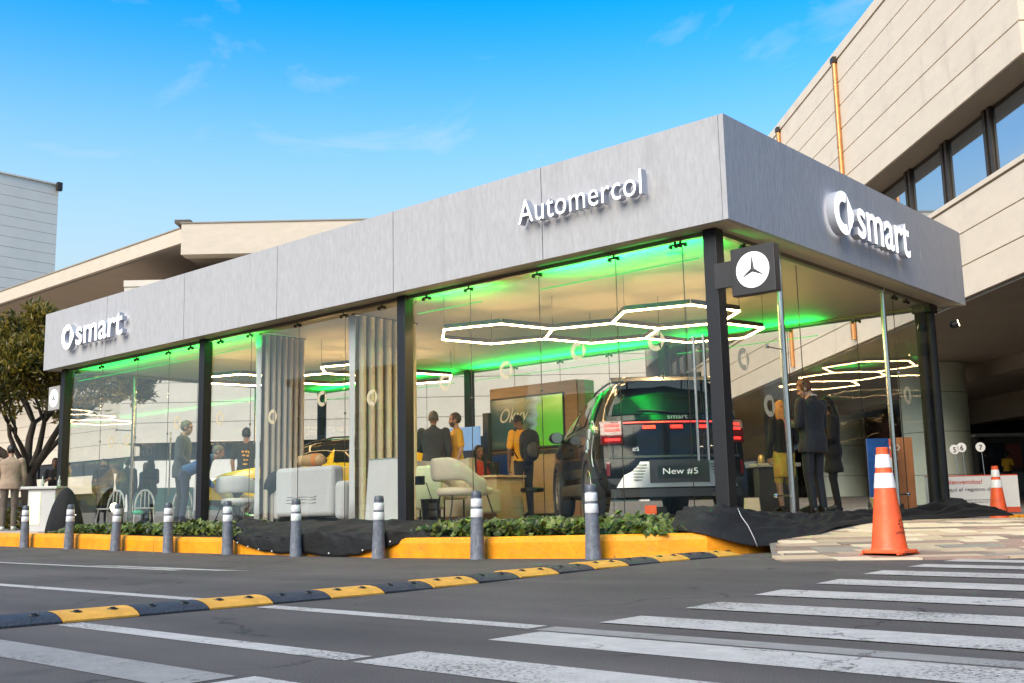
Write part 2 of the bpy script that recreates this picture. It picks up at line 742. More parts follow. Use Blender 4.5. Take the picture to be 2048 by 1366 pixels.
for k in range(-1, 11):
    y0 = -7.55 + .755 * k
    marking('crosswalk_stripe', 2.19 + random.uniform(-.02, .02), 6.6, y0, y0 + .345, PAINT)
marking('lane_line', -9.5, -4.4, -3.62, -3.50, PAINT)
marking('lane_line', -6.5, -3.9, -3.45, -3.30, PAINT, .4)
marking('lane_line', -22, -.62, -5.56, -5.43, PAINT)
marking('lane_line', -.08, 2.05, -5.64, -5.50, PAINT)
marking('lane_line', -.18, 2.14, -6.79, -6.65, PAINT)
marking('lane_line', -.2, 2.12, -7.50, -7.24, PAINT_OLD)
marking('lane_line', 2.1, 6.6, -5.655, -5.50, PAINT_OLD, lift=.0012)

# pavement level behind the kerb, the pavilion's forecourt and the far plaza
mb = MB()
mb.box(-60, -13.8, -.6, 8, -.2, .30)
mb.box(-13.8, -.25, .35, 8, -.2, .297)
obj('pavement', mb, LIGHTSTONE, None, kind='structure')
mb = MB()
mb.prism([(-13.8, -.62, -.1), (-1.15, -.62, -.1), (-.62, -.50, -.1), (-.28, -.26, -.1), (-.10, .05, -.1), (-.02, .34, -.1), (-13.8, .34, -.1)], (0, 0, .335))
obj('planter_soil', mb, M('dark_soil', (.03, .024, .018), .95, var=.4, scale=20, bump=.8, bscale=40), None, kind='structure')


def plaza_z(v):
    return .24 + max(0, min(v, 33) - 19) * .009 + max(0, min(v, 42) - 33) * .037 + max(0, v - 42) * .004


vl = [18.95, 20, 22, 25, 28, 31, 33, 36, 39, 42, 50, 65, 90]
mb = MB()
mb.grid(lambda a, b: UV((13.6 - .748 * vl[int(round(b * 12))]) / .664 * (1 - a) + 60 * a, vl[int(round(b * 12))], plaza_z(vl[int(round(b * 12))])), 10, 12)
obj('plaza', mb, M('brown_plaza_paving', (.20, .165, .13), .8, var=.2, scale=1.2, bump=.2), None, kind='structure')
mb = MB()
vd = [13.2, 14.0, 15.0, 16, 18.9]
zd = [.285, .2, .11, .10, .115]
mb.grid(lambda a, b: UV(4.2 + 26 * a, vd[int(round(b * 4))], zd[int(round(b * 4))] - .004), 6, 4)
obj('driveway', mb, DRIVE, None, True, kind='structure')


def ramp_z(v):
    return .068 + .222 * smoothstep(8.7, 12.7, v)


def ramp_left(v):
    if v < 10.6:
        return 2.12 + .22 * (v - 8.9)
    return (.12 - CAM.x + .664 * v) / .748


mb = MB()
vv = [8.75 + .35 * i for i in range(14)]
mb.grid(lambda a, b: UV(ramp_left(vv[int(round(b * 13))]) + (16 - ramp_left(vv[int(round(b * 13))])) * a, vv[int(round(b * 13))], ramp_z(vv[int(round(b * 13))]) - .012), 8, 13)
paving = obj('paving', mb, M('grey_grout', (.20, .17, .145), .9, var=.2, scale=10, bump=.3), None, kind='structure')
STONES = [M('stone_' + n, c, .75, var=.16, scale=5, bump=.15, bscale=50) for n, c in
          (('cream', (.68, .55, .39)), ('tan', (.44, .33, .235)), ('rose', (.36, .24, .185)), ('brown', (.25, .18, .135)), ('grey', (.30, .255, .21)), ('sand', (.54, .40, .27)))]
smesh = {}
rngp = random.Random(3)
v = 8.80
row = 0
cnt = 0
while v < 13.25:
    wv = .15 + .05 * (row % 3)
    u = ramp_left(v) + .03 + rngp.random() * .15
    umax = min(7.2, .5 * v + .25)
    while u < umax and cnt < 298:
        ln = rngp.choice((.34, .46, .58, .7))
        c = rngp.choice((0, 0, 1, 1, 2, 3, 4, 5, 5))
        key = (ln, wv, c)
        if key not in smesh:
            q = MB()
            q.box(-ln / 2 + .006, ln / 2 - .006, -wv / 2 + .005, wv / 2 - .005, -.03, .006)
            smesh[key] = mesh_of('paving_stone', q, STONES[c])
        o = link('paving_stone', smesh[key], paving)
        vc, uc = v + wv / 2, u + ln / 2
        sl = (ramp_z(vc + .1) - ramp_z(vc - .1)) / .2
        ey = (VH + Vector((0, 0, sl))).normalized()
        m_ = Matrix((RH, ey, RH.cross(ey))).transposed().to_4x4()
        m_.translation = UV(uc, vc, ramp_z(vc) + rngp.uniform(-.002, .003))
        o.matrix_basis = m_
        u += ln
        cnt += 1
    v += wv
    row += 1

# ------------------------------------------------------------------ yellow kerb
KERB = M('yellow_kerb_paint', (.84, .31, .004), .55, var=.16, scale=4.5, bump=.35, bscale=18)
add_spots(KERB, (.16, .11, .07), 16, .66, .70, .8)
add_spots(KERB, (.36, .17, .03), 2.2, .55, .75, .55, (1, 1, 3))
kp = [(-30, -.72), (-27.4, -.72), (-24.8, -.72), (-22.2, -.73), (-19.6, -.74), (-17, -.75), (-14.6, -.76), (-12.2, -.76), (-9.8, -.76), (-7.4, -.76), (-5.0, -.76), (-2.8, -.75), (-1.2, -.73), (-.62, -.62), (-.22, -.36), (.02, .02), (.12, .34)]
ktop = [.32, .32, .31, .31, .30, .29, .275, .265, .225, .21, .215, .235, .262, .268, .27, .22, .13]
KC = obj('kerb', MB().box(-30, -1.2, -.715, -.60, -.1, .19), KERB, None, kind='structure')


def kerb_piece(i):
    (xa, ya), (xb, yb) = kp[i], kp[i + 1]
    d = Vector((xb - xa, yb - ya, 0)).normalized()
    n = Vector((-d.y, d.x, 0))
    def nrm(j):
        a = Vector((*kp[max(0, j - 1)], 0))
        b = Vector((*kp[min(len(kp) - 1, j + 1)], 0))
        t = (b - a).normalized()
        return Vector((-t.y, t.x, 0))
    prof = [(0, -.1), (0, .75), (.012, .93), (.035, 1.0), (.15, 1.0), (.15, -.1)]
    g = .004 if i < 11 else 0
    q = MB()
    vs = []
    for j, sg in ((i, 1), (i + 1, -1)):
        p = Vector((*kp[j], 0)) + d * g * sg
        gz = ground(p.x, p.y) - .02
        for o_, h in prof:
            z = gz - .06 if h < 0 else gz + (ktop[j] - gz) * h
            vs.append(p + nrm(j) * o_ + Vector((0, 0, z)))
    n_ = len(prof)
    q.add(vs, [(k, (k + 1) % n_, (k + 1) % n_ + n_, k + n_) for k in range(n_)] + [tuple(range(n_))[::-1], tuple(range(n_, 2 * n_))])
    return q


for i in range(12):
    obj('kerb_section', kerb_piece(i), KERB, KC)
q = MB()
for i in range(12, len(kp) - 1):
    p_ = kerb_piece(i)
    q.add(p_.v, p_.f)
obj('kerb_section', q, KERB, KC)
# the far yellow kerb across the driveway
q = MB()
for i in range(6):
    a = UV(6.6 + i * 1.1, 18.8)
    q.obox(a + RH * .545 + Vector((0, 0, .12)), RH * .54, VH * .09, (0, 0, .13))
obj('far_kerb', q, KERB, None, bevel=.015, kind='structure')

# ------------------------------------------------------------------ speed bump
YB = M('yellow_rubber', (.66, .33, .045), .7, var=.22, scale=7, bump=.3, bscale=90)
BB = M('black_rubber', (.035, .037, .045), .6, var=.3, scale=8, bump=.5, bscale=60)
BOLT = M('dark_steel_bolt', (.05, .05, .05), .4, .8, var=.2)
SEG, WID, HT = .4227, .36, .05


def seg_prof():
    return [(0, .0), (0, .010), (.035, .028), (.085, .043), (.15, .050), (.21, .050), (.275, .043), (.325, .028), (.36, .010), (.36, 0)]


def bump_seg(end=0):
    q = MB()
    pr = seg_prof()
    ns = 7
    rows = []
    for k in range(ns):
        t = k / (ns - 1)
        y = .004 + t * (SEG - .008)
        sc = 1
        if end:
            sc = math.sqrt(max(0, 1 - (max(0, t - .55) / .47) ** 2))
        rows.append([(-x_ * 1.0, y, max(z_ * sc, 0 if z_ == 0 else .004)) for x_, z_ in pr])
    n_ = len(pr)
    vs = [p for r in rows for p in r]
    fs = [(k * n_ + i, k * n_ + i + 1, (k + 1) * n_ + i + 1, (k + 1) * n_ + i) for k in range(ns - 1) for i in range(n_ - 1)]
    fs += [(k * n_ + n_ - 1, k * n_, (k + 1) * n_, (k + 1) * n_ + n_ - 1) for k in range(ns - 1)]
    fs += [tuple(range(n_)), tuple((ns - 1) * n_ + i for i in range(n_))[::-1]]
    q.add(vs, fs)
    return q


def bolt_mb(y):
    q = MB()
    q.lathe([(.016, .0455), (.016, .052), (.011, .0545), (.004, .0545)], (-.10, y, 0), 8)
    q.lathe([(.03, .0425), (.029, .0475), (.018, .0475)], (-.102, y, 0), 10)
    return q


BP0, BP1 = Vector((-.415, -9.26, 0)), Vector((.20, -.40, 0))
bdir = (BP1 - BP0).normalized()
nseg = 21
brz = math.atan2(-bdir.x, bdir.y)
BT = thing('speed_bump', 'low rubber speed bump of alternating yellow and black blocks crossing the road', 'speed bump', BP0, brz)
segm = {c: mesh_of('bump_block', bump_seg(), m_, 35) for c, m_ in (('y', YB), ('b', BB))}
segm['end'] = mesh_of('bump_block', bump_seg(1), YB, 35)
bm_ = [mesh_of('bolt', bolt_mb(y), BOLT) for y in (.11, .31)]
tot = (BP1 - BP0).length
for k in range(nseg):
    y0 = tot - (k + 1) * SEG
    c = 'end' if k == 0 else ('y' if k % 2 == 0 else 'b')
    p = BP0 + bdir * (y0 + SEG / 2)
    e = link('bump_block', segm[c], BT, (0, y0, ground(p.x - .1, p.y) + .002))
    for m_ in bm_:
        link('bolt', m_, e)

# ------------------------------------------------------------------ bollards
BG = M('blue_grey_bollard_paint', (.135, .148, .18), .5, var=.38, scale=14, bump=.15, bscale=40)
add_spots(BG, (.30, .31, .33), 22, .62, .68, .6, (1, 1, .25))
add_spots(BG, (.06, .06, .065), 9, .60, .72, .7)
BCAP = M('dark_bollard_cap', (.075, .085, .11), .45, var=.2)
REFL = M('white_reflective_tape', (.72, .72, .73), .35, var=.06)
add_spots(REFL, (.35, .34, .33), 30, .60, .70, .7)
btab = [(-13.974, 'rightmost'), (-12.282, ''), (-10.714, ''), (-9.136, ''), (-7.583, ''), (-6.027, ''), (-4.419, ''), (-2.789, ''), (-1.199, '')]
blabels = ['farthest grey bollard standing in front of the white lectern', 'grey bollard in front of the black heap by the left column',
           'grey bollard in front of the glaring work lamp', 'grey bollard between the work lamp and the second column, by ivy',
           'grey bollard at the left end of the draped black cloth', 'grey bollard standing before the white sofa and black cloth',
           'grey bollard under the white notice board by the black cloth', 'grey bollard standing before the cream armchair',
           'nearest tall grey bollard, in front of the black car']


def rr(z):
    return .082 - (z / .74) * .026


def build_bollard(loc, label):
    t = thing('bollard', label, 'bollard', loc, 0, 'bollards along the yellow kerb')
    q = MB().lathe([(.084, -.05), (.084, 0)] + [(rr(z), z) for z in (.01, .2, .4, .62, .665)] + [(rr(.665) - .004, .67)], n=22)
    obj('post', q, BG, t, 40, w=False)
    q = MB().lathe([(rr(.665), .668), (rr(.69) + .001, .69), (.054, .725), (.045, .738), (.02, .742)], n=22)
    obj('cap', q, BCAP, t, 40, w=False)
    for a, b in ((.455, .545), (.57, .655)):
        obj('reflective_band', MB().lathe([(rr(a) + .001, a), (rr(a) + .003, a + .003), (rr(b) + .003, b - .003), (rr(b) + .001, b)], n=22), REFL, t, 40, w=False)
    return t


b0 = None
for (x, _), lb in zip(btab, blabels):
    z = ground(x, -.9)
    if b0 is None:
        b0 = build_bollard((x, -.9, z), lb)
    else:
        c_ = copy_tree(b0, (x, -.9, z), random.uniform(0, 6), lb)
        c_.rotation_euler.x = random.uniform(-.022, .022)
        c_.rotation_euler.y = random.uniform(-.022, .022)

# ------------------------------------------------------------------ traffic cones
OR = M('orange_cone_plastic', (.86, .115, .03), .42, var=.14, scale=7, bump=.1, bscale=30)
add_spots(OR, (.35, .09, .04), 6, .58, .75, .6)
CW = M('white_cone_sleeve', (.80, .76, .74), .35, var=.06, scale=12)
CK = M('black_print', (.03, .02, .02), .7, var=0)


def cone_r(z):
    return .150 - (z - .04) / .87 * .103


def make_cone(loc, rz, label):
    t = thing('traffic_cone', label, 'traffic cone', loc, rz, 'orange traffic cones')
    q = MB()
    n = 32
    prof = []
    for k in range(n):
        a = 2 * math.pi * k / n
        cx, sx_ = math.cos(a), math.sin(a)
        e = .19 / max(abs(cx), abs(sx_))
        e = min(e, .235)
        prof.append((e * cx, e * sx_))
    q.prism([(x, y, .012) for x, y in prof], (0, 0, .026))
    for sx_, sy_ in ((1, 1), (1, -1), (-1, 1), (-1, -1)):
        for k in (-1, 0, 1):
            q.box(sx_ * .13 + k * .05 - .017, sx_ * .13 + k * .05 + .017, sy_ * .165 - .012, sy_ * .165 + .012, 0, .013)
    obj('base', q, OR, t, w=False, bevel=.006)
    q = MB().lathe([(.158, .037), (.152, .045)] + [(cone_r(z), z) for z in (.06, .3, .6, .88)] + [(.052, .905), (.046, .912), (.034, .912), (.032, .85)], n=32)
    obj('body', q, OR, t, 40, w=False)
    for a, b in ((.56, .69), (.735, .85)):
        obj('reflective_sleeve', MB().lathe([(cone_r(a) + .001, a), (cone_r(a) + .004, a + .003), (cone_r(b) + .004, b - .003), (cone_r(b) + .001, b)], n=32), CW, t, 40, w=False)
    # printed emblem: a ring of leaf shapes over a short word
    q = MB()
    def on_cone(a, z, lift=.0025):
        r_ = cone_r(z) + lift
        return (r_ * math.sin(a), -r_ * math.cos(a), z)
    for k in range(8):
        an = 2 * math.pi * k / 8
        cz, ca = .255 + .037 * math.sin(an), .037 * math.cos(an) / .13
        pts = []
        for (l, wd) in ((-.014, 0), (0, .007), (.017, 0), (0, -.007)):
            dz = l * math.sin(an) + wd * math.cos(an)
            da = (l * math.cos(an) - wd * math.sin(an)) / .13
            pts.append(on_cone(ca + da, cz + dz))
        q.add(pts, [(0, 1, 2, 3)])
    tx = fit(text_mesh('unicentro', .05, .0), w=.17)
    q.add([on_cone((p[0] - .085) / .13, .172 + p[1]) for p in tx.v], tx.f)
    obj('printed_emblem', q, CK, t, w=False)
    return t


make_cone((1.58, -.35, .090), rad(48 + 38), 'large orange traffic cone standing in front of the stone paving near the crosswalk')
make_cone((-.32, 8.70, .145), rad(48 + 42), 'orange cone farther back by the welcome banner, its foot hidden by the paving')
# ------------------------------------------------------------------ glass pavilion
L_, W2, ZB, ZT, FZ = 15.555, 7.03, 3.45, 4.5875, .385
FASC = M('grey_fascia_board', (.385, .382, .402), .75, var=.09, scale=26, bump=.35, bscale=22, stretch=(1, 1, .25))
add_spots(FASC, (.26, .255, .26), 3.0, .56, .80, .5, (1, 1, .18))
CEIL = M('off_white_ceiling', (.54, .47, .36), .7, var=.05, scale=1.2, bump=.1, bscale=4)
STEELB = M('black_steel_column', (.009, .009, .011), .5, .0, var=.15, scale=5)
STAIN = M('stainless_steel', (.62, .60, .57), .22, 1.0, var=.06)
DKMET = M('dark_metal_fitting', (.06, .055, .045), .35, .9, var=.1)
GLASS = glass_mat('clear_glass', ior=2.1)
GREENLED = emis('green_led', (.0, 1.0, .10), .3)
FLOORM = M('grey_floor', (.30, .27, .235), .35, var=.12, scale=2)
BASEB = M('black_base_cloth', (.007, .007, .008), .9, var=.3, scale=12)
PAV = thing('glass_pavilion', 'flat roofed glass car showroom pavilion with deep grey fascia and black columns', 'pavilion', (-L_ / 2, W2 / 2, .3))
# fascia boards, each with a shadow joint to its neighbour
gap, th = .011, .06
fx = [-L_, -13.04, -10.39, -7.776, -5.143, -2.5, 0]
for a, b in zip(fx, fx[1:]):
    obj('fascia_panel', MB().box(a + gap / 2, b - gap / 2 - (th if b == 0 else 0), 0, th, ZB, ZT), FASC, PAV)
    obj('fascia_panel', MB().box(a + gap / 2, b - gap / 2, W2 - th, W2, ZB, ZT), FASC, PAV)
fy = [0, 2.69, 5.33, W2]
for a, b in zip(fy, fy[1:]):
    obj('fascia_panel', MB().box(-th, 0, a + (0 if a == 0 else gap / 2), b - gap / 2 - (th if b == W2 else 0), ZB, ZT), FASC, PAV)
    obj('fascia_panel', MB().box(-L_ + .003, -L_ + th, a + gap / 2 + th, b - gap / 2 - (th if b == W2 else 0), ZB, ZT), FASC, PAV)
obj('fascia_backing', MB().box(-L_ + .07, -.07, .07, W2 - .07, ZB + .05, ZT - .04), M('dark_gap', (.03, .03, .03), .9, var=0), PAV)
obj('ceiling', MB().box(-L_ + .065, -.065, .065, W2 - .065, ZB + .012, ZB + .046), CEIL, PAV)
# perimeter rail above the glass
RY0, RY1, RX0, RX1 = .34, 6.67, -15.19, -.38
q = MB()
q.box(RX0, RX1, RY0 - .035, RY0 + .035, ZB - .035, ZB + .010)
q.box(RX0, RX1, RY1 - .035, RY1 + .035, ZB - .035, ZB + .010)
q.box(RX0 - .035, RX0 + .035, RY0 + .036, RY1 - .036, ZB - .035, ZB + .010)
q.box(RX1 - .035, RX1 + .035, RY0 + .036, RY1 - .036, ZB - .035, ZB + .010)
obj('glass_rail', q, M('bronze_rail', (.20, .17, .12), .45, .3, var=.1), PAV)
# platform
obj('floor', MB().box(-15.36, -.24, .20, 6.84, .05, FZ), FLOORM, PAV)
obj('floor_skirt', MB().box(-15.38, -.22, .185, .197, .05, FZ + .012), BASEB, PAV)
# columns
for cx, cy in ((-.38, .32), (-5.26, .32), (-10.2, .32), (-15.2, .32), (-.38, 6.69), (-5.26, 6.69), (-10.2, 6.69), (-15.2, 6.69)):
    q = MB().box(cx - .08, cx + .08, cy - .08, cy + .08, FZ, ZB + .011)
    if cy > 1 and cx > -1:
        q = MB().lathe([(.082, FZ), (.082, ZB - .02)], (cx - .15, cy - .14, 0), 20)
        q.lathe([(.082, FZ), (.082, ZB - .02)], (cx - .05, cy - .05, 0), 20)
        q.box(cx - .24, cx + .05, cy - .23, cy + .05, ZB - .12, ZB + .011)
    obj('column', q, STEELB, PAV, 35 if (cy > 1 and cx > -1) else False, bevel=.006)


def pane(p0, p1, z0=FZ + .03, z1=ZB - .05):
    p0, p1 = Vector((*p0, 0)), Vector((*p1, 0))
    d = (p1 - p0).normalized()
    n = Vector((-d.y, d.x, 0))
    a, b = p0 + d * .006, p1 - d * .006
    q = MB().obox((a + b) / 2 + Vector((0, 0, (z0 + z1) / 2)), (b - a) / 2, n * .005, (0, 0, (z1 - z0) / 2))
    return obj('glass_pane', q, GLASS, PAV)


def clamp(x, y, ax):
    """spider clamp that hangs a pane joint from the rail"""
    ax = Vector(ax)
    n = Vector((-ax.y, ax.x, 0))
    q = MB()
    c = Vector((x, y, ZB - .06))
    q.tube([c + Vector((0, 0, .06)), c], .014, 8)
    q.obox(c - Vector((0, 0, .012)), ax * .075, n * .014, (0, 0, .011))
    for s in (-1, 1):
        q.lathe([(.016, -.02), (.02, 0), (.016, .02)], c + ax * .06 * s - Vector((0, 0, .03)), 8, ax=n)
    return obj('glass_clamp', q, DKMET, PAV)


def seam_rod(x, y):
    q = MB().tube([(x, y, FZ + .03), (x, y, ZB - .07)], .0055, 6)
    q.ell((x, y, 1.95), (.018, .018, .018), 8, 6)
    return obj('seam_rod', q, DKMET, PAV)


front = [[-15.12, -13.8, -12.49, -11.4, -10.28], [-10.12, -8.93, -7.68, -6.58, -5.34], [-5.18, -4.04, -2.865, -1.70, -.79, -.46]]
PANES = []
for ch in front:
    for a, b in zip(ch, ch[1:]):
        PANES.append(pane((a, RY0), (b, RY0)))
    for a in ch[1:-1]:
        clamp(a, RY0 - .02, (1, 0, 0))
        seam_rod(a, RY0 + .012)
    for a in (ch[0] + .35, ch[-1] - .4):
        clamp(a, RY0 - .02, (1, 0, 0))
back = [[-15.12, -13.9, -12.7, -11.5, -10.28], [-10.12, -8.9, -7.7, -6.5, -5.34], [-5.18, -4.0, -2.8, -1.6, -.46]]
for ch in back:
    for a, b in zip(ch, ch[1:]):
        pane((b, RY1), (a, RY1))
    for a in ch[1:-1]:
        clamp(a, RY1 + .02, (1, 0, 0))
        seam_rod(a, RY1 + .012)
# right side: fixed panes, the doorway between two steel poles stays open
for a, b in ((.42, 1.74), (4.82, 5.6), (5.6, 6.58)):
    pane((RX1, a), (RX1, b))
for a in (.95, 5.17, 5.6):
    clamp(RX1 + .02, a, (0, 1, 0))
seam_rod(RX1 - .012, 5.17)
seam_rod(RX1 - .012, 2.25)
for a, b in ((.42, 1.74), (1.80, 3.25), (3.25, 4.74), (4.80, 6.58)):
    pane((RX0, b), (RX0, a))
seam_rod(RX0 + .012, 3.25)
# steel door poles with spider arms
for x, y in ((RX1, 1.77), (RX1, 4.78), (RX0, 1.77), (RX0, 4.78)):
    q = MB().lathe([(.05, FZ + .001), (.05, FZ + .02), (.036, FZ + .025), (.036, ZB - .06), (.045, ZB - .055), (.045, ZB + .005)], (x, y, 0), 16)
    p_ = obj('door_pole', q, STAIN, PAV, 40)
    for z in (.62, 2.3):
        sg = -1 if y < 3 else 1
        q = MB().tube([(x, y + .03 * sg, z), (x, y + .38 * sg, z)], .011, 8)
        q.lathe([(.012, -.03), (.024, -.02), (.024, .02), (.012, .03)], (x, y + .38 * sg, z), 10, ax=(0, 1, 0))
        obj('spider_arm', q, STAIN, p_)
# door pull bars
for x, y, z0, z1 in ((-.66, RY0 - .06, 1.0, 2.33), (-.535, RY0 - .06, 1.0, 2.33), (RX1 - .06, 4.95, .95, 1.72), (RX0 + .06, 2.6, .95, 2.3), (RX0 + .06, 2.85, .95, 2.3)):
    q = MB().tube([(x, y, z0), (x, y, z1)], .016, 10)
    ex = (0, 1, 0) if y < .4 else (1 if x < -5 else 1, 0, 0)
    for z in (z0 + .15, z1 - .15):
        q.tube([(x, y, z), Vector((x, y, z)) + Vector(ex) * .055], .009, 8)
    obj('pull_handle', q, STAIN, PAV, 40)
# low steel thresholds by the corner column
q = MB().box(RX1 - .05, RX1 + .05, .42, 1.72, FZ, FZ + .03)
q.box(-1.65, -.5, RY0 - .05, RY0 + .05, FZ, FZ + .03)
obj('threshold', q, STAIN, PAV)

# green led lines that wash the ceiling's edge; the lamps sit on the strips
strips = [((-2.9, .42), (-.62, .42)), ((-14.9, .42), (-9.0, .42)), ((-9.9, 6.56), (-5.4, 6.56)), ((-4.9, 6.56), (-2.2, 6.56)), ((-15.0, 6.56), (-10.5, 6.56)), ((-5.1, .42), (-3.9, .42))]
pw = [36, 34, 34, 13, 30, 9]
for (a, b), p_ in zip(strips, pw):
    y = a[1]
    obj('led_strip', MB().box(a[0], b[0], y - .010, y + .010, ZB - .245, ZB - .237), GREENLED, PAV)
    ld = bpy.data.lights.new('green_strip_light', 'AREA')
    ld.shape = 'RECTANGLE'
    ld.size = b[0] - a[0]
    ld.size_y = .05
    ld.spread = rad(135)
    ld.energy = p_
    ld.color = (.0, 1.0, .10)
    lo = bpy.data.objects.new('green_strip_light', ld)
    COL.objects.link(lo)
    lo.location = ((a[0] + b[0]) / 2, y, ZB - .228)
    lo.rotation_euler = (rad(180 - (30 if y < 1 else -30)), 0, 0)

# frosted ring emblems stuck on the panes
FROST = M('frosted_film', (.62, .55, .38), .7, var=.05)
_t = FROST.node_tree
_m = _t.nodes.new('ShaderNodeMixShader')
_x = _t.nodes.new('ShaderNodeBsdfTransparent')
_m.inputs[0].default_value = .55
_t.links.new(_x.outputs[0], _m.inputs[1])
_t.links.new(_t.nodes['Principled BSDF'].outputs[0], _m.inputs[2])
_t.links.new(_m.outputs[0], _t.nodes['Material Output'].inputs[0])


def ring_emblem(c, ex, r, nose=True):
    """the maker's mark: a broken ring with a pointed nose on its right"""
    c, ex = Vector(c), Vector(ex)
    ez = Vector((0, 0, 1))
    n = ex.cross(ez)
    q = MB()
    outer, inner = [], []
    m_ = 26
    for k in range(m_ + 1):
        a = rad(62) + (2 * math.pi - rad(124)) * k / m_
        outer.append((r * math.cos(a), r * math.sin(a)))
        inner.append((r * .52 * math.cos(a), r * .52 * math.sin(a)))
    for k in range(m_):
        quad = [outer[k], outer[k + 1], inner[k + 1], inner[k]]
        P_ = [c + ex * x + ez * z for x, z in quad]
        q.prism(P_, n * .004)
    xr = r * math.cos(rad(62)) + .06 * r
    q.prism([c + ex * x + ez * z for x, z in ((xr, r * .86), (r * .98, r * .12), (r * .98, -.12 * r), (xr, -r * .86))], n * .004)
    return q


for x, z, fl in ((-13.35, 1.92, 0), (-12.75, 1.92, 0), (-11.05, 2.12, 1), (-9.75, 2.1, 1), (-8.3, 2.02, 1), (-7.08, 2.2, 0), (-5.96, 2.12, 1), (-4.5, 2.2, 0), (-3.42, 2.25, 1), (-2.27, 2.36, 0), (-1.17, 2.35, 1)):
    if True:
        obj('ring_decal', ring_emblem((x, RY0 - .0065, z), (1, 0, 0), .115), FROST, PAV)
for y, z in ((.82, 2.1), (1.35, 1.62), (5.4, 2.0)):
    obj('ring_decal', ring_emblem((RX1 + .0065, y, z), (0, 1, 0), .125), FROST, PAV)

# ------------------------------------------------------------------ letter signs
LIT = M('white_lit_acrylic', (.85, .85, .88), .4, var=0, emit=(1, .98, 1.0), es=.42)
LSIDE = M('white_letter_return', (.44, .46, .52), .45, var=.03)


def letter_objs(mbs, M_, t, d):
    for q in mbs:
        q.xf(M_)
        mi = []
        n_ = (M_.to_3x3() @ Vector((0, 0, 1))).normalized()
        for f in q.f:
            a, b, c_ = (Vector(q.v[f[i]]) for i in (0, 1, 2))
            nn = (b - a).cross(c_ - a)
            nn = nn.normalized() if nn.length > 0 else nn
            mi.append(0 if abs(nn.dot(n_)) > .9 else 1)
        q.m = mi
        obj('letter', q, [LIT, LSIDE], t)


def emblem_solid(r, d):
    q = MB()
    m_ = 30
    a0 = rad(68)
    ring = []
    for k in range(m_ + 1):
        a = a0 + (2 * math.pi - 2 * a0) * k / m_
        ring.append((math.cos(a), math.sin(a)))
    vs = []
    for z in (-d / 2, d / 2):
        vs += [(r * x, r * y, z) for x, y in ring] + [(r * .53 * x, r * .53 * y, z) for x, y in ring]
    n_ = m_ + 1
    fs = []
    for k in range(m_):
        fs += [(k, k + 1, n_ + k + 1, n_ + k), (2 * n_ + k, 3 * n_ + k, 3 * n_ + k + 1, 2 * n_ + k + 1), (k, 2 * n_ + k, 2 * n_ + k + 1, k + 1), (n_ + k, n_ + k + 1, 3 * n_ + k + 1, 3 * n_ + k)]
    fs += [(0, n_, 3 * n_, 2 * n_), (m_, 2 * n_ + m_, 3 * n_ + m_, n_ + m_)]
    q.add(vs, fs)
    xr = r * math.cos(a0) + .03 * r
    q2 = MB().prism([(xr, r * .9, -d / 2), (r * .98, r * .2, -d / 2), (r * 1.03, 0, -d / 2), (r * .98, -.2 * r, -d / 2), (xr, -r * .9, -d / 2)], (0, 0, d))
    return q, q2


def smart_sign(origin, ex, w, h, label):
    """ring emblem + the word, standing 8 cm off the fascia"""
    ex = Vector(ex)
    n = ex.cross(Vector((0, 0, 1)))
    t = thing('letter_sign', label, 'sign', Vector(origin), 0, 'lit letter signs on the fascia')
    d = .10
    Mx = frame(Vector(origin) + n * (d / 2 + .035), ex, (0, 0, 1))
    r = h * .5
    for q in emblem_solid(r, d):
        q.xf(Matrix.Translation((r, r, 0)))
        letter_objs([q], Mx, t, d)
    tx = fit(text_mesh('smart', 1, d, bevel=.012), w=w - 2 * r - .14 * h)
    hh = max(p[1] for p in tx.v)
    tx.v = [(p[0] + 2 * r + .2 * h, p[1] * (h * .86 / hh) + .07 * h, p[2]) for p in tx.v]
    letter_objs(islands(tx), Mx, t, d)
    for k in range(5):
        c = Vector(origin) + ex * (.25 * h + k * w * .22) + Vector((0, 0, .3 * h)) + n * .017
        obj('stand_off', MB().tube([c - n * .017, c + n * .02], .01, 6), DKMET, t)
    return t


smart_sign((-14.53, 0, 3.725), (1, 0, 0), 2.30, .48, 'white lit letters and broken ring emblem at the left end of the fascia')
smart_sign((0, 2.27, 3.715), (0, 1, 0), 2.28, .54, 'white lit letters and broken ring emblem on the right hand fascia')
t = thing('letter_sign', 'white lit letters of a long name on the front fascia near the corner', 'sign', (-2.86, 0, 3.9), 0, 'lit letter signs on the fascia')
tx = fit(text_mesh('Automercol', 1, .10, spacing=1.05, bevel=-.006), w=1.79, h=.285)
letter_objs(islands(tx), frame((-2.755, -.085, 3.90), (1, 0, 0), (0, 0, 1)), t, .1)
for k in range(8):
    obj('stand_off', MB().tube([(-2.66 + k * .23, 0, 3.95), (-2.66 + k * .23, -.04, 3.95)], .009, 6), DKMET, t)


# ------------------------------------------------------------------ projecting light boxes with a three pointed star
BOXM = M('black_sign_box', (.030, .026, .026), .45, var=.1)
GREYBOX = M('grey_sign_box', (.36, .34, .33), .45, var=.06)
DISC = M('white_lit_disc', (.85, .85, .85), .4, var=0, emit=(1, 1, 1), es=.32)


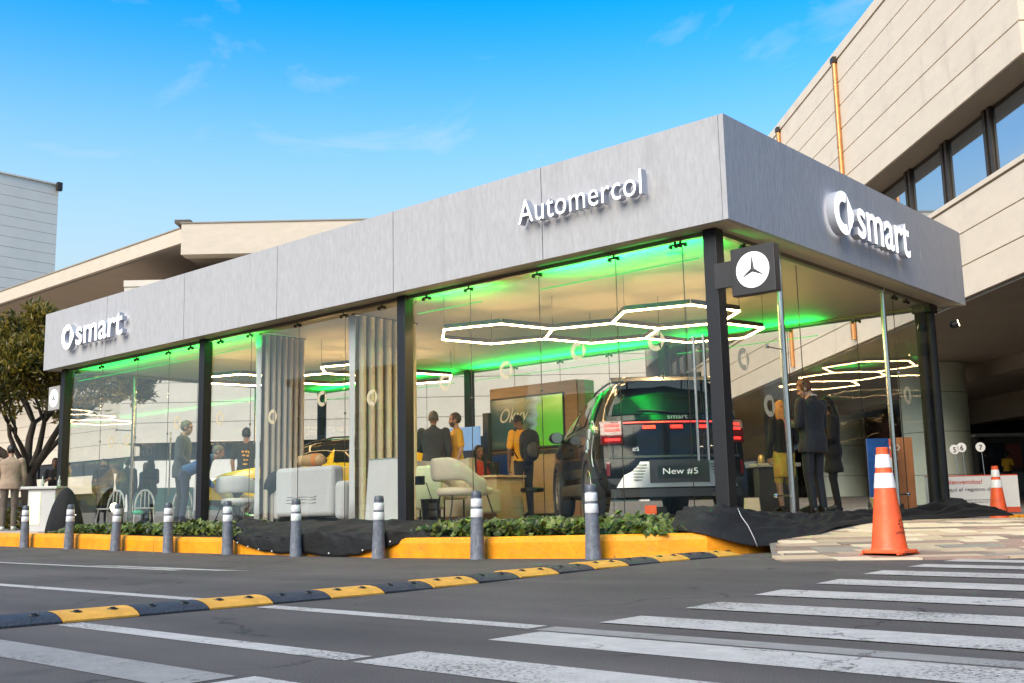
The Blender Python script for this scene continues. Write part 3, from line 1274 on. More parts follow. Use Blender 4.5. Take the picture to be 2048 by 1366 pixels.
def star_box(c, s, th_, bx, label, body, px):
    c = Vector(c)
    t = thing('light_box', label, 'sign', c, 0, 'projecting light boxes')
    b = obj('box', MB().box(c.x - s / 2, c.x + s / 2, c.y - th_ / 2, c.y + th_ / 2, c.z - s / 2, c.z + s / 2), body, t, bevel=.008)
    yf = c.y - th_ / 2
    r = s * .345
    pts = [(c.x + r * math.cos(2 * math.pi * k / 48), yf - .006, c.z + r * math.sin(2 * math.pi * k / 48)) for k in range(48)]
    obj('lit_disc', MB().prism(pts, (0, .006, 0)), DISC, t)
    q = MB()
    ri, ro = r * 1.045, r * 1.085
    for k in range(48):
        a, b_ = 2 * math.pi * k / 48, 2 * math.pi * (k + 1) / 48
        q.prism([(c.x + rr_ * math.cos(an), yf - .005, c.z + rr_ * math.sin(an)) for rr_, an in ((ri, a), (ri, b_), (ro, b_), (ro, a))], (0, .005, 0))
    obj('ring', q, DISC, t)
    star = []
    for k in range(3):
        a = rad(90 + 120 * k)
        star.append((.94 * r * math.cos(a), .94 * r * math.sin(a)))
        star.append((.135 * r * math.cos(a + rad(60)), .135 * r * math.sin(a + rad(60))))
    q = MB()
    for k in range(6):
        x0, z0 = star[k]
        x1, z1 = star[(k + 1) % 6]
        q.prism([(c.x, yf - .012, c.z), (c.x + x0, yf - .009, c.z + z0), (c.x + x1, yf - .009, c.z + z1)], (0, .0028, 0))
    obj('star', q, M('dark_star', (.045, .04, .045), .5, var=0), t)
    q = MB()
    sg = 1 if px < c.x else -1
    xa, xb = sorted((px, c.x - sg * s / 2))
    if sg > 0:
        q.box(xa, xb, c.y - .03, c.y + .03, c.z - .13, c.z + .14)
    else:
        q.box(xa, xb, c.y - .03, c.y + .03, c.z + .12, c.z + .17)
        q.box(xa, xb, c.y - .03, c.y + .03, c.z - .17, c.z - .12)
    obj('bracket', q, BOXM, t)
    return t


star_box((.165, .20, 2.905), .50, .11, 0, 'black square light box with lit white star disc on the corner column', BOXM, -.298)
star_box((-15.62, .32, 2.92), .48, .10, 0, 'grey square light box with white star disc at the far left column', GREYBOX, -15.282)

# ------------------------------------------------------------------ honeycomb lights
WARM = emis('warm_white_tube', (1.0, .64, .28), 20)
HOUS = M('black_light_housing', (.05, .045, .04), .5, var=.05)


def honeycomb(c1, label, zl=3.0, R_=.87, phi=-103, cells=(0, 1, 2, 3)):
    cs = [Vector((*c1, zl))]
    D = R_ * math.sqrt(3)
    def st(c, ang):
        return c + Vector((D * math.cos(rad(ang)), D * math.sin(rad(ang)), 0))
    cs.append(st(cs[0], phi + 150))
    cs.append(st(cs[1], phi + 90))
    cs.append(st(cs[1], phi + 150))
    t = thing('honeycomb_light', label, 'ceiling light', (cs[1].x, cs[1].y, zl), 0, 'honeycomb ceiling lights')
    done = set()
    for ci in cells:
        c = cs[ci]
        vs = [c + Vector((R_ * math.cos(rad(phi + 60 * k)), R_ * math.sin(rad(phi + 60 * k)), 0)) for k in range(6)]
        for k in range(6):
            a, b = vs[k], vs[(k + 1) % 6]
            mkey = (round((a.x + b.x) * 5), round((a.y + b.y) * 5))
            if mkey in done:
                continue
            done.add(mkey)
            d = (b - a).normalized()
            n = Vector((-d.y, d.x, 0))
            hb = obj('light_bar', MB().obox((a + b) / 2 + Vector((0, 0, .035)), d * (R_ / 2 - .012), n * .0115, (0, 0, .030)), HOUS, t)
            obj('diffuser', MB().obox((a + b) / 2 - Vector((0, 0, .006)), d * (R_ / 2 + .004), n * .012, (0, 0, .0085)), WARM, hb)
    for c in cs:
        for k in (0, 2, 4):
            p = c + Vector((R_ * math.cos(rad(phi + 60 * k)), R_ * math.sin(rad(phi + 60 * k)), .06))
            obj('hanging_wire', MB().tube([p, (p.x, p.y, ZB + .011)], .003, 5), DKMET, t)
    return t


honeycomb((-4.70, 1.56), 'glowing honeycomb of four light hexagons above the black car')
honeycomb((-11.3, 1.9), 'glowing honeycomb light above the yellow car in the left half')
# small ceiling spot rings
for x, y in ((-1.3, 1.0), (-6.2, 3.3), (-3.2, 5.6), (-12.6, 1.2)):
    solo('ceiling_speaker', MB().lathe([(.10, 0), (.11, .012), (.11, .02)], (x, y, ZB - .009), 20), M('cream_grille', (.5, .45, .38), .6, var=0) if 'cream_grille' not in bpy.data.materials else bpy.data.materials['cream_grille'],
         {-1.3: 'round flush ceiling disc near the corner column', -6.2: 'round flush ceiling disc in the middle of the showroom', -3.2: 'round flush ceiling disc above the rear of the black car', -12.6: 'round flush ceiling disc in the left half'}[x], 'ceiling disc', loc=(x, y, ZB - .009))
# ------------------------------------------------------------------ the shopping centre around the pavilion
BEIGE = M('beige_metal_panel', (.77, .635, .49), .55, var=.05, scale=1.5, stretch=(1, 1, 3))
add_spots(BEIGE, (.46, .38, .30), 1.3, .55, .8, .5, (1, 1, .4))
BEIGE3 = M('beige_panel_sun_dimmed', (.58, .49, .39), .55, var=.06, scale=1.5, stretch=(1, 1, 3))  # beige panel again, its colour darkened against the strong sunlight there
BEIGE2 = M('cream_wall_panel', (.63, .56, .48), .6, var=.06, scale=1.2)
JOINT = M('dark_joint', (.05, .042, .035), .9, var=0)
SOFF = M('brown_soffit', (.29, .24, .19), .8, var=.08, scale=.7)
WGL = M('mirror_window', (.50, .58, .66), .03, .92, var=0)
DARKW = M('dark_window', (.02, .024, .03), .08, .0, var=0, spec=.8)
FRAME_ = M('bronze_window_frame', (.055, .042, .032), .45, .4, var=.1)
COPPER = M('copper_pipe', (.62, .27, .10), .38, .65, var=.18, scale=5)
P0 = Vector((-.406, 11.721, 0))
D_ = Vector((-.6904, .7234, 0)).normalized()
N_ = Vector((-.7234, -.6904, 0)).normalized()


def RWp(s, o, z):
    return P0 + D_ * s - N_ * o + Vector((0, 0, z))


def rw_box(s0, s1, o0, o1, z0, z1, q=None):
    q = q or MB()
    return q.obox(RWp((s0 + s1) / 2, (o0 + o1) / 2, (z0 + z1) / 2), D_ * ((s1 - s0) / 2), N_ * ((o1 - o0) / 2), (0, 0, (z1 - z0) / 2))


RW = thing('shopping_centre_wing', 'big beige panelled building wing with ribbon windows running back on the right', 'building', RWp(15, 5, .2), 0)
S0, S1 = -.62, 44
zr = [8.85, 9.5, 10.22, 10.91, 11.59, 12.28, 12.95]
for a, b in zip(zr, zr[1:]):
    obj('wall_panel', rw_box(S0, S1, 0, .08, a + (.016 if a > 8.9 else 0), b - .016), BEIGE, RW)
    obj('wall_panel', rw_box(S0 - .08, S0 - .005, .0, 14, a + (.016 if a > 8.9 else 0), b - .016), BEIGE, RW)
obj('parapet_cap', rw_box(S0 - .1, S1, -.03, .3, 12.97, 13.25), BEIGE, RW)
obj('upper_core', rw_box(S0 + .01, S1, .085, 14, 8.87, 13.1), JOINT, RW)
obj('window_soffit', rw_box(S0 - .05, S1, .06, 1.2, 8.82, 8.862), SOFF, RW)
for a, b in zip([4.75, 5.44, 6.14], [5.44, 6.14, 6.82]):
    obj('wall_panel', rw_box(-9, S1, 0, .08, a + .014, b - .014), BEIGE, RW)
obj('sill_cap', rw_box(-9, S1, -.03, .95, 6.85, 6.95), BEIGE, RW)
obj('lower_core', rw_box(-9, S1, .085, .9, 4.78, 6.84), JOINT, RW)
# ribbon windows
obj('window_backing', rw_box(-9, S1, .9, 1.2, 6.96, 8.81), JOINT, RW)
ms = [-8.4 + 2.1 * k for k in range(25)]
for k, s in enumerate(ms):
    q = rw_box(s - .17, s - .05, .62, .8, 6.952, 8.818)
    rw_box(s + .05, s + .17, .62, .8, 6.952, 8.818, q)
    rw_box(s - .05, s + .05, .68, .8, 6.952, 8.818, q)
    obj('mullion', q, FRAME_, RW)
    if k < len(ms) - 1:
        wf = rw_box(s + .172, s + 1.928, .705, .78, 6.955, 8.815)
        f_ = obj('window', wf, FRAME_, RW)
        obj('pane', rw_box(s + .20, s + 1.90, .688, .703, 7.01, 8.70), WGL, f_)
# deep canopy
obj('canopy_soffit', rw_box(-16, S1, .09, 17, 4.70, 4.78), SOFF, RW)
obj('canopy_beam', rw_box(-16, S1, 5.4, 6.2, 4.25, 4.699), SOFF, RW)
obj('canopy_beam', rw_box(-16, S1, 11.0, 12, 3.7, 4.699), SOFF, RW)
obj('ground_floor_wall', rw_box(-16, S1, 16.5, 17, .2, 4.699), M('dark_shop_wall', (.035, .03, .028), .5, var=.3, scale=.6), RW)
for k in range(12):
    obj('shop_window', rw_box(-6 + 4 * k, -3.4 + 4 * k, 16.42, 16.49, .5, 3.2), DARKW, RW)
# dark doorway pieces between the columns
for s in (25, 33):
    obj('shop_front', rw_box(s, s + 6.5, 7.2, 7.5, .25, 3.9), M('maroon_hoarding', (.17, .07, .06), .6, var=.1) if s == 25 else DARKW, RW)
obj('end_wall', rw_box(44, 44.6, -10, 16, .3, 12.5), SOFF, RW)
# copper rain pipes on the panels
for s, z0, z1, lb in ((8.95, 4.9, 13.14, 'long copper rain pipe running down the beige panels'), (14.6, 4.9, 13.16, 'short length of copper pipe showing above the grey fascia')):
    t = thing('rain_pipe', lb, 'rain pipe', RWp(s, -.1, z0), 0, 'copper rain pipes')
    q = MB().tube([RWp(s, -.06, z0), RWp(s, -.06, z1 - .25)], .075, 10)
    obj('pipe', q, COPPER, t, 40)
    for z in (6.2, 8.4, 10.4, 12.2):
        obj('pipe_bracket', MB().lathe([(.085, -.03), (.085, .03)], RWp(s, -.06, z), 10), COPPER, t, 40)
    obj('pipe_outlet', MB().obox(RWp(s, -.05, z1 - .18), D_ * .11, N_ * .09, (0, 0, .08)), FRAME_, t)
# round pale columns carrying the canopy
COLM = M('pale_green_column_tile', (.58, .60, .49), .4, var=.06, scale=1.5)
for i, (u, v, lb) in enumerate(((13.15, 33.0, 'fat pale green tiled column under the canopy beside the end pavilion column'), (14.6, 47.0, 'second pale green column deeper under the canopy'))):
    p = UV(u, v, plaza_z(v))
    t = thing('canopy_column', lb, 'column', p, 0, 'tiled canopy columns')
    for k, (a, b) in enumerate(((0, .9), (.9, 2.2), (2.2, 3.4), (3.4, 4.75 - p.z - .06))):
        obj('column_drum', MB().lathe([(1.0, a + .008), (1.0, b - .008)], (0, 0, 0), 32), COLM, t, 40, w=False)
    obj('column_core', MB().lathe([(.985, 0), (.985, 4.68 - p.z)], (0, 0, 0), 32), JOINT, t, 40, w=False)

# ------------------------------------------------------------------ back wing that faces the viewer
BW = thing('shopping_centre_block', 'long cream panelled block with dark window band behind the pavilion', 'building', UV(-6, 52, .8))


def uv_box(u0, u1, v0, v1, z0, z1, q=None):
    q = q or MB()
    return q.obox(UV((u0 + u1) / 2, (v0 + v1) / 2, (z0 + z1) / 2), RH * ((u1 - u0) / 2), VH * ((v1 - v0) / 2), (0, 0, (z1 - z0) / 2))


UL, UR, VF = -17.3, 5.9, 46.5
zz = 3.70
while zz < 10.3:
    obj('wall_panel', uv_box(UL, UR, VF, VF + .1, zz + (.012 if zz > 3.75 else 0), zz + .868), BEIGE2, BW)
    obj('wall_panel', uv_box(UL - .1, UL - .005, VF, VF + 9, zz + (.012 if zz > 3.75 else 0), zz + .868), BEIGE2, BW)
    zz += .88
obj('coping', uv_box(UL - .12, UR, VF - .05, VF + .6, zz - .005, zz + .28), BEIGE2, BW)
obj('block_core', uv_box(UL + .01, UR - .01, VF + .11, VF + 9, 3.74, zz - .02), JOINT, BW)
# ribbon of dark windows under it, then a pale plinth wall and a glazed shop front
for k in range(12):
    u0 = -16.6 + k * 1.88
    f_ = obj('window', uv_box(u0 - .06, u0 + 1.82, VF + .55, VF + .62, 2.95, 3.69), FRAME_, BW)
    obj('pane', uv_box(u0, u0 + 1.76, VF + .52, VF + .548, 3.0, 3.66), DARKW, f_)
obj('plinth_wall', uv_box(UL, UR, VF + .45, VF + 8, .5, 2.94), M('white_plinth', (.78, .73, .68), .7, var=.06), BW)
TEAL = M('teal_shop_glass', (.05, .10, .09), .1, var=.2)
for k in range(8):
    obj('shop_window', uv_box(-16.8 + k * 2.8, -14.2 + k * 2.8, VF + .38, VF + .445, .7, 1.74), TEAL, BW)
# upper storey: parapet beam, its dark underside, recessed windows
obj('parapet_beam', uv_box(-14.55, 7.5, 45.4, 46.2, 11.9, 13.30), BEIGE3, BW)
obj('parapet_cap', uv_box(-14.6, 7.5, 45.36, 46.25, 13.302, 13.36), SOFF, BW)
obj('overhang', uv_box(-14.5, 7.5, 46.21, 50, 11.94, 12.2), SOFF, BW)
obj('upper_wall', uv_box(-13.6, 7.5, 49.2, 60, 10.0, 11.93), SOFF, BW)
for k in range(6):
    f_ = obj('window', uv_box(-13.2 + k * 3.4, -10.2 + k * 3.4, 49.05, 49.18, 10.7, 11.75), FRAME_, BW)
    obj('pane', uv_box(-13.1 + k * 3.4, -10.3 + k * 3.4, 48.98, 49.04, 10.75, 11.65), WGL, f_)
obj('vent_box', uv_box(-14.9, -14.2, 45.5, 46.3, 13.365, 13.52), FRAME_, BW)

# ------------------------------------------------------------------ left wing: long eave with a deep soffit
LW = thing('eaved_wing', 'beige building wing with a long sloping eave and deep brown soffit behind the tree', 'building', UV(-20, 50, .8))
A = UV(-14.62, 46.0)
X_ = Vector((-1, 0, 0))
Y_ = Vector((0, 1, 0))


def lw_box(a0, a1, b0, b1, z0, z1, q=None):
    q = q or MB()
    return q.obox(A + X_ * ((a0 + a1) / 2) + Y_ * ((b0 + b1) / 2) + Vector((0, 0, (z0 + z1) / 2)), X_ * ((a1 - a0) / 2), Y_ * ((b1 - b0) / 2), (0, 0, (z1 - z0) / 2))


obj('eave_fascia', lw_box(.02, 60, 0, .25, 12.62, 13.30), BEIGE3, LW)
obj('eave_cap', lw_box(.02, 60, -.04, .4, 13.302, 13.36), SOFF, LW)
obj('eave_soffit', lw_box(.02, 60, .255, 7, 12.55, 12.64), M('tan_soffit', (.42, .33, .26), .8, var=.05, scale=.5), LW)
zz = 3.9
while zz < 12.4:
    obj('wall_panel', lw_box(2, 60, 6.2, 6.3, zz + .012, zz + .868), BEIGE2, LW)
    zz += .88
obj('wall_core', lw_box(2.02, 60, 6.32, 12, .3, 12.54), JOINT, LW)
obj('lower_wall', lw_box(2, 60, 5.6, 6.3, 1.9, 2.95), BEIGE2, LW)
for k in range(14):
    obj('dark_window', lw_box(3 + k * 3, 5.7 + k * 3, 6.1, 6.2, 3.0, 3.85), DARKW, LW)
    obj('dark_window', lw_box(3 + k * 3, 5.7 + k * 3, 5.9, 6.2, .7, 1.85), DARKW, LW)

# ------------------------------------------------------------------ pale tower far left
TW = thing('clad_tower', 'pale grey clad tower rising behind the eave at the far left', 'building', UV(-42, 82, .8))
E_ = UV(-37.6, 85)
TCL = M('pale_grey_cladding', (.90, .79, .66), .6, var=.05, scale=.4)
nrow = 26
for k in range(nrow):
    z0 = 6 + k * (21.9 / nrow)
    q = MB().box(E_.x - 14, E_.x, E_.y - 32, E_.y, z0 + .03, z0 + 21.9 / nrow)
    obj('cladding_board', q, TCL, TW)
obj('tower_core', MB().box(E_.x - 13.9, E_.x - .07, E_.y - 31.9, E_.y - .07, .5, 27.9), M('grey_joint', (.45, .42, .38), .8, var=0), TW)
obj('roof_edge', MB().box(E_.x - 14.1, E_.x + .15, E_.y - 32, E_.y + .1, 27.92, 28.05), TCL, TW)
obj('corner_lamp', MB().box(E_.x + .16, E_.x + .5, E_.y - .3, E_.y + .1, 27.4, 28.1), FRAME_, TW)

# ------------------------------------------------------------------ the town across the road (seen mirrored in the glass)
TOWN = [(-62, -52, 17, 12, 11.5, (.42, .36, .28)), (-43, -58, 15, 13, 8.2, (.50, .45, .38)), (-26, -60, 15, 12, 12.5, (.36, .29, .22)), (-9, -58, 14, 12, 8.8, (.46, .40, .33)), (8, -56, 15, 12, 10.2, (.40, .34, .28)), (26, -48, 16, 14, 9, (.45, .4, .33))]
tl = ['tall tan town building', 'low cream town building', 'tallest brown town building', 'low beige town building', 'mid height sandy town building', 'pale corner town building']
for (x, y, wd, dp, h, c), lb in zip(TOWN, tl):
    t = thing('town_building', lb + ' across the road, mirrored in the pavilion glass', 'building', (x, y, 0), 0, 'buildings across the road')
    obj('wall', MB().box(x - wd / 2, x + wd / 2, y - dp / 2, y + dp / 2, -.3, h), M('town_wall', c, .8, var=.1, scale=.5), t)
    obj('roof', MB().box(x - wd / 2 - .4, x + wd / 2 + .4, y - dp / 2, y + dp / 2 + .4, h + .002, h + .5), SOFF, t)
    for r_ in range(int(h / 3)):
        for k in range(int(wd / 2.6)):
            a = x - wd / 2 + .8 + k * 2.6
            obj('window', MB().box(a, a + 1.5, y + dp / 2 + .002, y + dp / 2 + .06, 1.0 + r_ * 3, 2.5 + r_ * 3), DARKW, t)
    for k in range(3):
        a = x - wd / 3 + k * wd / 3
        q = MB().tube([(a, y, h + .5), (a, y, h + 2.5 + k % 2)], .05, 5)
        q.box(a - .6, a + .6, y - .03, y + .03, h + 1.9, h + 1.95)
        obj('antenna', q, FRAME_, t)

# ------------------------------------------------------------------ under the canopy: banner, booth and signs
BANW = M('white_banner', (.66, .64, .63), .6, var=.03)
BANR = M('red_print', (.60, .075, .03), .6, var=0)
BANG = M('grey_print', (.16, .15, .15), .6, var=0)


def cam_card(u0, u1, v, z0, z1, th_=.03):
    return uv_box(u0, u1, v, v + th_, z0, z1)


vb = 20.4
ub0, ub1 = 7.85, 9.62
t = thing('welcome_banner', 'long white welcome banner with red lettering and red foot behind the end column', 'banner', UV((ub0 + ub1) / 2, vb, .26))
obj('banner_sheet', cam_card(ub0, ub1, vb, .37, .965), BANW, t)
obj('banner_foot', cam_card(ub0, ub1, vb - .003, .27, .369), BANR, t)
obj('banner_top', cam_card(ub0, ub1, vb - .003, .966, .985), BANR, t)


def flat_text(s, u, v, z, h, mat, parent, name='lettering', w_=None):
    tx = fit(text_mesh(s, 1, .004), h=h, w=w_)
    if h < .05:
        tx.xf(frame(UV(u, v, z), RH, (0, 0, 1)))
        return obj(name, tx, mat, parent, kind='stuff')
    for q in letters(tx):
        q.xf(frame(UV(u, v, z), RH, (0, 0, 1)))
        obj('letter', q, mat, parent)


flat_text('¡Bienvenidos!', 8.21, vb - .006, .80, .10, BANR, t, w_=.72)
flat_text('Aquí el registro de', 8.21, vb - .006, .665, .085, BANG, t, w_=.92)
flat_text('nuestros eventos de la temporada', 8.28, vb - .006, .50, .03, BANG, t, w_=.9)
flat_text('Automóviles y Comerciales S.A.', 8.28, vb - .006, .455, .03, BANG, t, w_=.75)
q = MB()
for k in range(3):
    q.lathe([(.022, 0), (.022, .006)], UV(8.52 + .32 * k, vb - .009, .318), 14, ax=-VH)
q.lathe([(.04, 0), (.04, .006)], UV(9.12, vb - .006, .86), 14, ax=-VH)
obj('printed_dot', q, BANW, t)
for a, b in ((7.98, .86), (7.98, .73)):
    obj('printed_line', uv_box(a - .08, a + .14, vb - .005, vb, b, b + .012), BANG, t)
q = MB()
q.prism([UV(9.12 + x, vb - .006, .37 + z) for x, z in ((0, 0), (.05, .3), (.13, .24), (.20, .05), (.2, 0))], -VH * -.004)
obj('printed_shape', q, BANG, t)

# roll up banner, blue bin, wooden pillar
t = thing('roll_up_banner', 'narrow white roll up banner with red head beside the wooden pillar', 'banner', UV(9.12, 25.6, .29))
obj('banner_sheet', cam_card(8.96, 9.22, 25.6, .45, 1.55), BANW, t)
obj('banner_head', cam_card(8.96, 9.22, 25.6, 1.552, 2.0), BANR, t)
obj('banner_foot', cam_card(8.96, 9.22, 25.598, .55, .80), M('pinkish_print', (.45, .22, .22), .6), t)
obj('stand', uv_box(8.93, 9.26, 25.5, 25.75, .29, .45), FRAME_, t)
flat_text('NO', 9.0, 25.593, 1.72, .14, BANW, t)
solo('wooden_pillar', uv_box(9.30, 9.72, 25.9, 26.4, .3, 2.05), M('orange_wood', (.38, .15, .06), .5, var=.2, scale=3, stretch=(4, 4, .6)), 'orange brown wooden pillar beside the roll up banner', 'pillar')
t = thing('blue_display', 'blue display panel standing behind the nearer traffic cone', 'display panel', UV(8.35, 24.4, .28))
obj('panel', cam_card(8.12, 8.62, 24.4, .5, 1.95, .08), M('blue_display_sheet', (.01, .06, .22), .35, var=.4, scale=4), t)
obj('stand', uv_box(8.1, 8.64, 24.36, 24.6, .28, .5), FRAME_, t)
# kiosk
t = thing('kiosk', 'dark framed kiosk with pale roof edge under the canopy at the right edge', 'kiosk', UV(20.5, 43.2, .7))
obj('roof', uv_box(18.55, 24, 42.6, 45.5, 2.98, 3.1), M('pale_roof_edge', (.55, .55, .5), .5), t)
obj('wall', uv_box(18.9, 24, 43.2, 45.3, .7, 2.97), M('kiosk_wall', (.12, .115, .10), .6, var=.2), t)
for a, b in ((18.85, 19.05), (20.9, 21.1)):
    obj('post', uv_box(a, b, 43.0, 43.19, .7, 2.97), FRAME_, t)
obj('poster', uv_box(20.0, 20.6, 43.14, 43.19, 1.7, 2.7), M('red_poster', (.35, .10, .08), .5), t)
obj('window', uv_box(19.1, 19.9, 43.14, 43.19, 1.5, 2.75), DARKW, t)
obj('counter', uv_box(19.0, 24, 42.55, 42.95, .7, 1.55), M('grey_counter', (.33, .34, .33), .5), t)
# round number discs: reflected decals built as plates on made-up poles
for k, (u, z, n_) in enumerate(((9.74, 1.62, '5'), (9.90, 1.66, '6'), (10.32, 1.66, '7'))):
    t = thing('number_plate', {'5': 'leftmost reflected number decal built as a white disc on an added pole, marked 5', '6': 'reflected number decal built as a white disc, marked 6 close beside the one marked 5', '7': 'reflected number decal built as a white disc, marked 7 standing apart to the right'}[n_], 'number plate', UV(u, 23.5, plaza_z(23.5)))
    obj('plate', MB().lathe([(.105, 0), (.105, .015)], UV(u, 23.5, z), 22, ax=-VH), BANW, t)
    obj('pole', MB().tube([UV(u + .03, 23.52, z - .1), UV(u + .08, 23.52, plaza_z(23.5))], .008, 6), STAIN, t)
    flat_text(n_, u - .035, 23.478, z - .06, .11, CK, t)
# little spot lamp on the end column
t = thing('spot_lamp', 'small lit spot lamp clipped to the end column below the fascia', 'lamp', (-.25, 6.8, 3.12))
obj('housing', MB().lathe([(.03, 0), (.06, .03), (.06, .12)], (-.2, 6.84, 3.14), 12, ax=(.9, .3, .25)), STEELB, t)
obj('bulb', MB().lathe([(.052, 0), (.052, .004)], (-.085, 6.878, 3.172), 12, ax=(.9, .3, .25)), emis('yellow_bulb', (1, .85, .4), 6), t)
sl = bpy.data.lights.new('spot_lamp_light', 'SPOT')
sl.energy = 260
sl.color = (1, .82, .45)
sl.spot_size = rad(90)
slo = bpy.data.objects.new('spot_lamp_light', sl)
COL.objects.link(slo)
slo.location = (-.02, 6.9, 3.2)
slo.rotation_euler = Vector((.75, .55, .55)).to_track_quat('-Z', 'Y').to_euler()
# ------------------------------------------------------------------ cars
BLACKP = M('black_car_paint', (.006, .006, .006), .12, var=0, coat=.1, spec=.28)
YELP = M('yellow_car_paint', (.80, .52, .01), .22, var=0, coat=.8)
CGLASS = M('dark_car_glass', (.008, .012, .016), .05, var=0, spec=.3)
RUB = M('tyre_rubber', (.018, .018, .018), .8, var=.15, scale=20)
RIM = M('grey_alloy', (.42, .41, .40), .28, .9, var=.05)
SILV = M('silver_bumper', (.30, .305, .31), .34, .6, var=.04)
PLAS = M('black_plastic', (.022, .022, .024), .5, var=.1)
REDL = M('red_lamp', (.5, .01, .01), .25, var=0, emit=(1, .03, .02), es=.9)
REDB = M('red_light_bar', (.5, .02, .02), .25, var=0, emit=(1, .08, .07), es=.4)
REDG = M('dark_red_lens', (.16, .008, .008), .1, var=0, coat=1)
WHP = M('white_print', (.8, .8, .8), .5, var=0)
HEADL = M('white_headlamp', (.8, .8, .8), .2, var=0, emit=(1, .97, .9), es=.6)


def car(t, LF=1.0, HF=1.0, paint=None, roofp=None):
    """local frame: rear bumper at x = 0, nose towards +x, left side +y, wheels on z = 0"""
    wt = [(0, .86), (.12, .905), (.35, .94), (.8, .96), (3.9, .96), (4.3, .92), (4.55, .84), (4.7, .70)]
    rt = [(0, 1.655), (.12, 1.675), (.5, 1.70), (1.6, 1.70), (2.3, 1.68), (2.75, 1.60), (3.15, 1.38), (3.55, 1.12), (4.2, 1.04), (4.55, .94), (4.7, .80)]
    xs_ = [0, .05, .12, .22, .35, .55, .8, 1.1, 1.5, 1.9, 2.3, 2.55, 2.75, 2.95, 3.15, 3.35, 3.55, 3.8, 4.1, 4.3, 4.45, 4.58, 4.66, 4.7]

    def rake(z):
        return max(0, z - 1.02) * .52 - .05 * smoothstep(.80, .62, z) if z > .62 else -.05

    def rx(y, z):
        return rake(z) + .24 * (abs(y) / .9) ** 2.3

    def ring(x):
        w_ = lerp_tab(wt, x)
        zr_ = lerp_tab(rt, x)
        zb = min(1.08, zr_ - .05)
        zl = .24 + .12 * smoothstep(.4, 0, x) + .1 * smoothstep(4.3, 4.7, x)
        gh = max(.02, zr_ - zb)
        pts = [(0, zl), (.62 * w_, zl), (.90 * w_, zl + .03), (.975 * w_, .45), (1.0 * w_, .62), (1.0 * w_, .80), (.985 * w_, min(.95, zb - .02)), (.97 * w_, zb), (.955 * w_, zb + .03 * min(1, gh * 3)),
               ((.955 - .10 * min(1, gh * 2)) * w_, zb + gh * .45), ((.955 - .25 * min(1, gh * 2)) * w_, zb + gh * .80), ((.60 if gh > .3 else .8) * w_, zb + gh * .945), (.45 * w_, zr_ - .006), (0, zr_)]
        f = max(0, 1 - x / 1.3)
        res = []
        for y, z in pts:
            res.append(Vector((x + f * rx(y, z), y, z)))
        return res

    def surf(x, k):
        a = ring(x)
        i = min(len(a) - 2, int(k))
        return a[i].lerp(a[i + 1], k - i)
    SX = LF
    SZ = HF

    def sc(p):
        return Vector((p.x * SX, p.y, p.z * SZ))
    n_ = 14
    q = MB()
    rings = [ring(x) for x in xs_]
    full = [[p for p in r] + [Vector((p.x, -p.y, p.z)) for p in r[-2:0:-1]] for r in rings]
    m_ = len(full[0])
    vs = [sc(p) for r in full for p in r]
    fs, mi = [], []
    for i in range(len(xs_) - 1):
        for k in range(m_):
            l = (k + 1) % m_
            fs.append((i * m_ + k, i * m_ + l, (i + 1) * m_ + l, (i + 1) * m_ + k))
            kk = k if k < n_ - 1 else m_ - 1 - k
            mi.append(1 if (kk >= 10 and .1 < xs_[i] < 2.9) else (2 if kk <= 2 else 0))
    q.add(vs, fs)
    q.m = mi
    # rear and nose caps
    for sgn, R0 in ((0, full[0]), (1, full[-1])):
        nc = 9
        base = len(q.v)
        for k in range(n_):
            L0 = R0[k]
            for j in range(nc):
                y = L0.y * (1 - 2 * j / (nc - 1))
                if sgn == 0:
                    q.v.append(tuple(sc(Vector((rx(y, L0.z), y, L0.z)))))
                else:
                    q.v.append(tuple(sc(Vector((4.7 + .06 * (1 - (y / .7) ** 2), y, L0.z)))))
        for k in range(n_ - 1):
            for j in range(nc - 1):
                q.f.append((base + k * nc + j, base + k * nc + j + 1, base + (k + 1) * nc + j + 1, base + (k + 1) * nc + j))
                q.m.append(2 if k <= 2 else 0)
    b = obj('body', q, [paint, roofp or paint, PLAS], t, 50, w=False)
    b.modifiers.new('sub', 'SUBSURF').levels = 1
    b.modifiers['sub'].render_levels = 1

    def patch(name, x0, x1, k0, k1, mat, off=.012, sides=(1, -1), n=8, slant=0.0):
        for sgn in sides:
            g = MB()
            def fn(a, c):
                p = surf(x0 + (x1 - x0) * a + slant * (c - .5), k0 + (k1 - k0) * c)
                p = sc(p)
                p.y = (p.y + off) * sgn
                p.z += off * .3
                return p
            g.grid(fn, n, 4)
            obj(name, g, mat, t, True, w=False)
    patch('side_window', .55, 1.18, 8.25, 9.95, CGLASS, slant=.18)
    patch('side_window', 1.28, 2.12, 8.2, 9.95, CGLASS)
    patch('side_window', 2.20, 3.05, 8.2, 9.85, CGLASS, slant=-.25)
    g = MB()
    g.grid(lambda a, c: sc(Vector((2.86 + .66 * a, 0, 0)) + Vector((0, (2 * c - 1) * (.70 - .0 * a), lerp_tab(rt, 2.86 + .66 * a) + .010 - .05 * (2 * c - 1) ** 2))), 6, 6)
    obj('windscreen', g, CGLASS, t, True, w=False)

